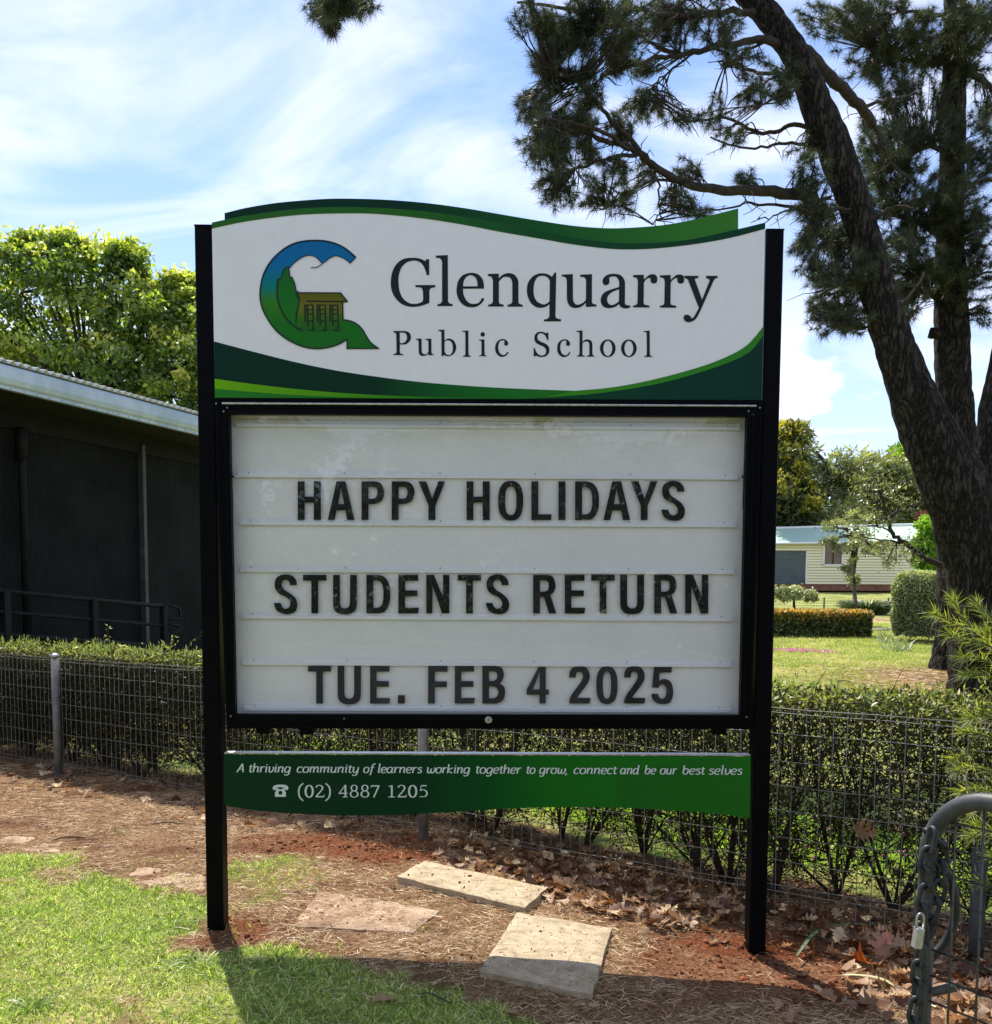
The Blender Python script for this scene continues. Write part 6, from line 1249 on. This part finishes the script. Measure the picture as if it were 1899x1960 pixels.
def board(x0, x1, z0, z1):
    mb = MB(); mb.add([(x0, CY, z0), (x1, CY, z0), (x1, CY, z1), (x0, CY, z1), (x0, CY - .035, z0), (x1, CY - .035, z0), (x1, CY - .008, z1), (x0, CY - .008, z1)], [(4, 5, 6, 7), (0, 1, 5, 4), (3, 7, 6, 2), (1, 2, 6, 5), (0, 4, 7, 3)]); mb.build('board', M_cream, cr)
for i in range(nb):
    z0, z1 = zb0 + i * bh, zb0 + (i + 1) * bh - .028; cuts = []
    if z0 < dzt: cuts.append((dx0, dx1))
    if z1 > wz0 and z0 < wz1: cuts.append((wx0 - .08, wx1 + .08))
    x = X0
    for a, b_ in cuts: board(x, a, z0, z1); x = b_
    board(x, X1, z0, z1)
mb = MB(); mb.box(((X0 + X1) / 2, CY + 2.55, (zb0 + zt0) / 2), (X1 - X0 - .02, 5.0, zt0 - zb0)); mb.build('wall_core', flat('backing', (.10, .09, .06)), cr)  # dark core colours the gaps between boards as lap shadow lines
mb = MB(); mb.box(((X0 + X1) / 2, CY + 2.6, zb0 - .20), (X1 - X0 - .1, 5.1, .42)); mb.build('brick_base', M_brick, cr)
for x in (X1, dx1 + .03): mb = MB(); mb.box((x, CY - .03, (zb0 + (zt0 if x == X1 else dzt)) / 2), (.09, .06, (zt0 if x == X1 else dzt) - zb0)); mb.build('corner_trim', M_crim, cr)
ra, rb, rc, rd_ = cp(1370, 1040, -.4), cp(1771, 1034, -.4), cp(1769, 1005, 2.5), cp(1370, 1015, 2.5)
mb = MB(); V = []; F = []; nst = 700
for i in range(nst + 1):
    f = i / nst; w = .025 * math.sin(i * 2 * math.pi / 4.0); a = ra.lerp(rb, f); c = rd_.lerp(rc, f); V += [a + Vector((0, 0, w)), c + Vector((0, 0, w))]
for i in range(nst): F.append((2 * i, 2 * i + 2, 2 * i + 3, 2 * i + 1))
mb.add(V, F); mb.build('roof', M_mint, cr)
mb = MB(); mb.tube([ra + Vector((0, -.03, -.06)), rb + Vector((0, -.03, -.06))], .07, 8); mb.build('gutter', M_crim, cr)
mb = MB(); mb.add([rb, rc, rc + Vector((0, 0, .06)), rb + Vector((0, 0, .06)), rb + Vector((.12, 0, 0)), rc + Vector((.12, 0, 0)), rc + Vector((.12, 0, .06)), rb + Vector((.12, 0, .06))], [(0, 3, 2, 1), (4, 5, 6, 7), (3, 7, 6, 2), (0, 4, 7, 3)]); mb.build('barge_trim', M_crim, cr)
mb = MB(); mb.tube([rd_ + Vector((0, 0, .04)), rc + Vector((0, 0, .04))], .09, 8); mb.build('ridge_cap', M_crim, cr)
M_roller = surf('grey roller door', [(0, (.10, .12, .14)), (1, (.14, .16, .18))], scale=1, rough=.5)
rd = empty('roller_door', (dx1 - 1, CY, zb0), None, None); rd.parent = cr; rd.matrix_parent_inverse = cr.matrix_world.inverted()
ns2 = 18; sh = (dzt - zb0) / ns2; me = None
for i in range(ns2):
    mb = MB(); z = zb0 + i * sh; mb.add([(dx0, CY + .02, z), (dx1, CY + .02, z), (dx1, CY - .02, z + sh * .5), (dx0, CY - .02, z + sh * .5), (dx1, CY + .02, z + sh), (dx0, CY + .02, z + sh)], [(0, 1, 2, 3), (3, 2, 4, 5)]); mb.build('slat', M_roller, rd)
wn_ = MB()
for a, b_, c_, d_ in ((wx0, wx1, wz1 - .0, wz1 + .1), (wx0 - .1, wx1 + .1, wz0 - .12, wz0 - .0)): wn_.box(((a + b_) / 2, CY - .05, (c_ + d_) / 2), (b_ - a, .1, d_ - c_))
for x in (wx0 - .05, wx1 + .05): wn_.box((x, CY - .05, (wz0 + wz1) / 2), (.1, .1, wz1 - wz0 + .1))
wf = wn_.build('window_frame', M_crim, cr)
mb = MB(); mb.box(((wx0 + wx1) / 2, CY - .018, (wz0 + wz1) / 2), (wx1 - wx0, .01, wz1 - wz0)); mb.build('window_blind', surf('brown blind', [(0, (.14, .09, .065)), (1, (.22, .15, .11))], scale=3, rough=.3, spec=.6), wf)
mb = MB(); mb.box(((wx0 + wx1) / 2, CY - .04, (wz0 + wz1) / 2), (.05, .04, wz1 - wz0)); mb.build('mullion', M_dark, wf)
# low wire fence and green post before it
gf = empty('garden_fence', tuple(gpt(1560, 1168)), 'thin dark wire garden fence with green posts in front of the cream building', 'fence')
yF = gpt(1580, 1172).y; zf0 = float(gh(at(1580, 1172, yF).x, yF))
for u_ in (1440, 1577, 1700, 1830):
    p = at(u_, 1172, yF); mb = MB(); mb.tube([(p.x, yF, zf0 - .1), (p.x, yF, zf0 + .52)], .025, 6); mb.build('garden_post', flat('green post paint', (.03, .07, .05), .5), gf)
mb = MB(); xa, xb = at(1430, 1170, yF).x, at(1850, 1170, yF).x
for k in range(6): mb.tube([(xa, yF, zf0 + .05 + k * .09), (xb, yF, zf0 + .05 + k * .09)], .0035, 3)
for x in np.arange(xa, xb, .10): mb.tube([(x, yF, zf0), (x, yF, zf0 + .5)], .003, 3)
wm = mb.build('wire_mesh', flat('dark wire', (.04, .06, .05), .5), gf); wm['kind'] = 'stuff'
# pale edging strip behind the orange hedge
mb = MB(); a, b_ = gpt(1490, 1214), gpt(1735, 1206); mb.tube([a + Vector((0, 0, .03)), b_ + Vector((0, 0, .03))], .04, 6); tag(mb.build('edging_strip', flat('pale timber', (.5, .45, .38), .8)), 'pale straight edging strip on the lawn at the orange hedge', 'edging')

# ------------------------------------------------------------------ gate, chain, padlock at the lower right
M_gate = surf('grey galvanised gate', [(0, (.04, .043, .046)), (1, (.10, .105, .11))], scale=12, rough=.5, metal=.15, spec=.3, bump=.12, bscale=60)
M_mesh = surf('dark gate mesh', [(0, (.045, .045, .042)), (1, (.09, .09, .085))], scale=40, rough=.45, metal=.5)
M_chain = surf('dark steel chain', [(0, (.025, .028, .03)), (1, (.06, .064, .068))], scale=30, rough=.45, metal=.2, spec=.3)
gdv = Vector((.53, -.85, 0)).normalized(); G0 = at(1774, 1700, 1.82); G0.z = 0
def gpv(s, z): return G0 + gdv * s + Vector((0, 0, z))
def z_on(p, v): 
    lo, hi = -2, 3
    for _ in range(40):
        z = (lo + hi) / 2; q = ROT.transposed() @ (Vector((p.x, p.y, z)) - EYE); vv2 = PY - FPX * q.y / -q.z
        if vv2 > v: lo = z
        else: hi = z
    return z
ztop = z_on(gpv(.10, 0), 1531); gate = empty('gate', tuple(gpv(0, .05)), 'grey tubular gate leaf with rounded corner and dark wire mesh in the lower right corner', 'gate')
rt = .017; arc = [gpv(0, .08), gpv(0, .5), gpv(0, ztop - .14)]
for k in range(1, 9):
    a = math.pi / 2 * k / 8; arc.append(gpv(.13 * (1 - math.cos(a)), ztop - .13 + .13 * math.sin(a)))
arc += [gpv(.4, ztop), gpv(.9, ztop), gpv(1.05, ztop - .08), gpv(1.08, ztop - .2), gpv(1.08, .08), gpv(.5, .08), gpv(0, .08)]
mb = MB(); mb.tube(arc, rt, 16); mb.build('gate_frame', M_gate, gate, True)
for k in range(19):
    s = .055 + k * .055; zt_ = ztop - .01 if s > .12 else ztop - .13 + math.sqrt(max(0, .13 ** 2 - (.13 - s) ** 2)); mb = MB(); mb.tube([gpv(s, .09), gpv(s, zt_)], .0024, 6); mb.build('vertical_wire', M_mesh, gate, True)
for k in range(17):
    z = ztop - .055 - k * .052; mb = MB(); s_st = 0 if z < ztop - .12 else .13 - math.sqrt(max(0, .13 ** 2 - (z - ztop + .13) ** 2)); mb.tube([gpv(s_st, z), gpv(1.07, z)], .0024, 6); mb.build('horizontal_wire', M_mesh, gate, True)
for z in (.55, .30): mb = MB(); p = gpv(.02, z); mb.tube([p, p + Vector((.035, -.02, .02))], [.009, .010], 10); mb.build('hinge_pin', M_gate, gate, True)
def link_mesh(name, p0, p1, roll, parent, w=.030, r=.0047, ov=.5):
    """oval chain link whose long axis runs p0 -> p1"""
    ax = (p1 - p0); L = ax.length + 2 * r * 2.2; ax.normalize(); c = (p0 + p1) / 2; a = ax.cross(Vector((0, 1, 0))).normalized(); b_ = ax.cross(a)
    s_ = a * math.cos(roll) + b_ * math.sin(roll); hw = w / 2 - r; hl = L / 2 - hw - r; pts = []
    for k in range(8): an = math.pi * k / 7; pts.append(c + ax * (hl + hw * math.sin(an)) + s_ * hw * math.cos(an))
    for k in range(8): an = math.pi * k / 7; pts.append(c - ax * (hl + hw * math.sin(an)) - s_ * hw * math.cos(an))
    pts.append(pts[0]); mb = MB(); mb.tube(pts, r, 8, cap=False); return mb.build(name, M_chain, parent, True)
chain = empty('steel_chain', tuple(at(1775, 1610, 1.78)), 'dark steel chain hanging down the gate upright', 'chain')
cpx = [(1785, 1590), (1781, 1622), (1768, 1650), (1776, 1690), (1768, 1722), (1763, 1762), (1764, 1800), (1761, 1836), (1757, 1868), (1757, 1905), (1750, 1945), (1748, 1985), (1746, 2020)]
CP = [Vector(q) for q in spline([tuple(at(u, v, 1.775)) for u, v in cpx], 12)]
d_ = 0; nodes = [CP[0]]; step = .036
for i in range(1, len(CP)):
    if (CP[i] - nodes[-1]).length >= step: nodes.append(CP[i])
for i in range(len(nodes) - 1): link_mesh('chain_link', nodes[i], nodes[i + 1], (.25 if i % 2 else 1.35), chain)
# chain wrapped back through the mesh
back = [Vector(q) for q in spline([tuple(at(u, v, 1.80)) for u, v in ((1776, 1592), (1795, 1600), (1803, 1640), (1802, 1690), (1790, 1735), (1780, 1775), (1762, 1800), (1748, 1815))], 12)]; nodes = [back[0]]
for p in back[1:]:
    if (p - nodes[-1]).length >= step: nodes.append(p)
for i in range(len(nodes) - 1): link_mesh('chain_link', nodes[i], nodes[i + 1], (.3 if i % 2 else 1.4), chain)
hose = MB(); hose.tube([Vector(q) for q in spline([tuple(at(u, v, 1.83)) for u, v in ((1790, 1655), (1812, 1670), (1826, 1710), (1828, 1755), (1812, 1800), (1780, 1835), (1760, 1842))], 8)], .0095, 10); hb = hose.build('rubber_loop', surf('dark rubber', [(0, (.02, .022, .02)), (1, (.04, .042, .04))], rough=.55), None, True); tag(hb, 'dark rubber sleeved loop looped through the gate mesh behind the chain', 'cable')
# padlock
pc = at(1757, 1795, 1.75); pl = empty('padlock', tuple(pc), 'small silver padlock hanging on the chain at the gate upright', 'padlock')
mb = MB(); mb.box(pc, (.0155, .017, .040), Matrix.Rotation(.12, 3, 'Y')); body = mb.build('lock_body', surf('brushed padlock steel', [(0, (.42, .44, .46)), (1, (.62, .64, .66))], scale=60, rough=.35, metal=.7), pl)
bv = body.modifiers.new('b', 'BEVEL'); bv.width = .002; bv.segments = 2
sh_ = MB(); pts = [pc + Vector((.007 * math.cos(a) + .0035, 0, .019 + .016 + .012 * math.sin(a))) for a in np.linspace(0, math.pi, 9)]; pts = [pc + Vector((.0105, 0, .018))] + pts + [pc + Vector((-.0035, 0, .018))]; sh_.tube(pts, .0024, 8); sh_.build('shackle', M_silver, pl, True)

# ------------------------------------------------------------------ trees and shrubs across the road, behind the viewer (trees reflected in the sign's clear door, scrub added for it)
for i, (x, y, h, w_) in enumerate(((-8.5, -15.5, 8, 2.4), (1.4, -15, 8.5, 2.2), (7.0, -15.5, 8, 2.6))):
    rt_ = empty('roadside_tree', (x, y, 0), ['tall gum tree across the road behind the viewer, %s' % s for s in ('left', 'centre', 'right')][i], 'tree', 'roadside trees reflected in the sign')
    mb = MB(); mb.tube([(x, y, -.2), (x + .2, y, 2.4), (x + .1, y + .2, 5), (x + .5, y, h)], [.24, .19, .14, .06], 12, jit=trunk_jit)
    for k in range(7):
        z = 1.8 + k * .8; a = rng.random() * 6.28; mb.tube([(x + .15, y, z), (x + math.cos(a) * .8, y + math.sin(a) * .8, z + .6), (x + math.cos(a) * 1.7, y + math.sin(a) * 1.7, z + .8)], [.07, .05, .02], 7, cap=False)
    mb.build('trunk', M_gum, rt_, True); n = 3000; cc2 = rng.normal(0, 1, (40, 3)) * np.array([w_ * .45, w_ * .4, h * .16]) + np.array([x, y, h * .58]); q = cc2[rng.integers(0, 40, n)] + rng.normal(0, .33, (n, 3)); leaf_mesh('crown', q, rdir(n) - np.array([0, 0, .6]), .17, .06, M_gumleaf, rt_)
nq = 62000; xs_ = rng.uniform(-15, 15, nq); hs_ = rng.uniform(0, 1, nq) * (5.4 + .9 * fnoise(xs_, xs_ * 0, .8)); ys_ = rng.normal(-16, .45, nq)
uu = 950 + 1800 * xs_ / 23.2; vv_ = 1136 - 1800 * (hs_ - 1.33) / 23.2; gap = np.zeros(nq, bool)
for pg in ([(762, 770), (722, 780), (650, 880), (622, 960), (668, 958), (705, 880)], [(588, 770), (556, 785), (540, 835), (566, 815)], [(548, 885), (512, 915), (500, 1035), (524, 1000), (546, 930)], [(700, 780), (676, 782), (668, 806), (690, 800)], [(800, 800), (770, 860), (752, 940), (762, 945), (790, 870)]):
    gap |= inside(uu, vv_, pg)
kq = ~gap | (rng.random(nq) < .035); q = np.stack([xs_, ys_, hs_], -1)[kq]; q[:, 2] += gh(q[:, 0], q[:, 1]); tag(leaf_mesh('roadside_scrub', q, rdir(len(q)), .26, .13, M_dgreen), 'tall scrub growing across the road behind the viewer', 'scrub', kind='stuff')  # added for the door's reflection, gaps shaped as bright sky streaks
mb = MB(); rs = [(-60, -7.5), (60, -7.5), (60, -1.2), (-60, -1.2)]; V = []; F = []
for i in range(61):
    x = -60 + 2 * i
    for y in (-14.0, -10.0, -5.0, -1.0): V.append((x, y, float(gh(x, y)) + .03))
for i in range(60):
    for j in range(3): a = i * 4 + j; F.append((a, a + 4, a + 5, a + 1))
mb.add(V, F); tag(mb.build('road', surf('weathered asphalt', [(0, (.045, .045, .047)), (1, (.075, .075, .075))], scale=6, rough=.9, bump=.3, bscale=80)), kind='structure')  # unseen, added to steer bounce tint and reflections on the sign
bpy.context.view_layer.update()
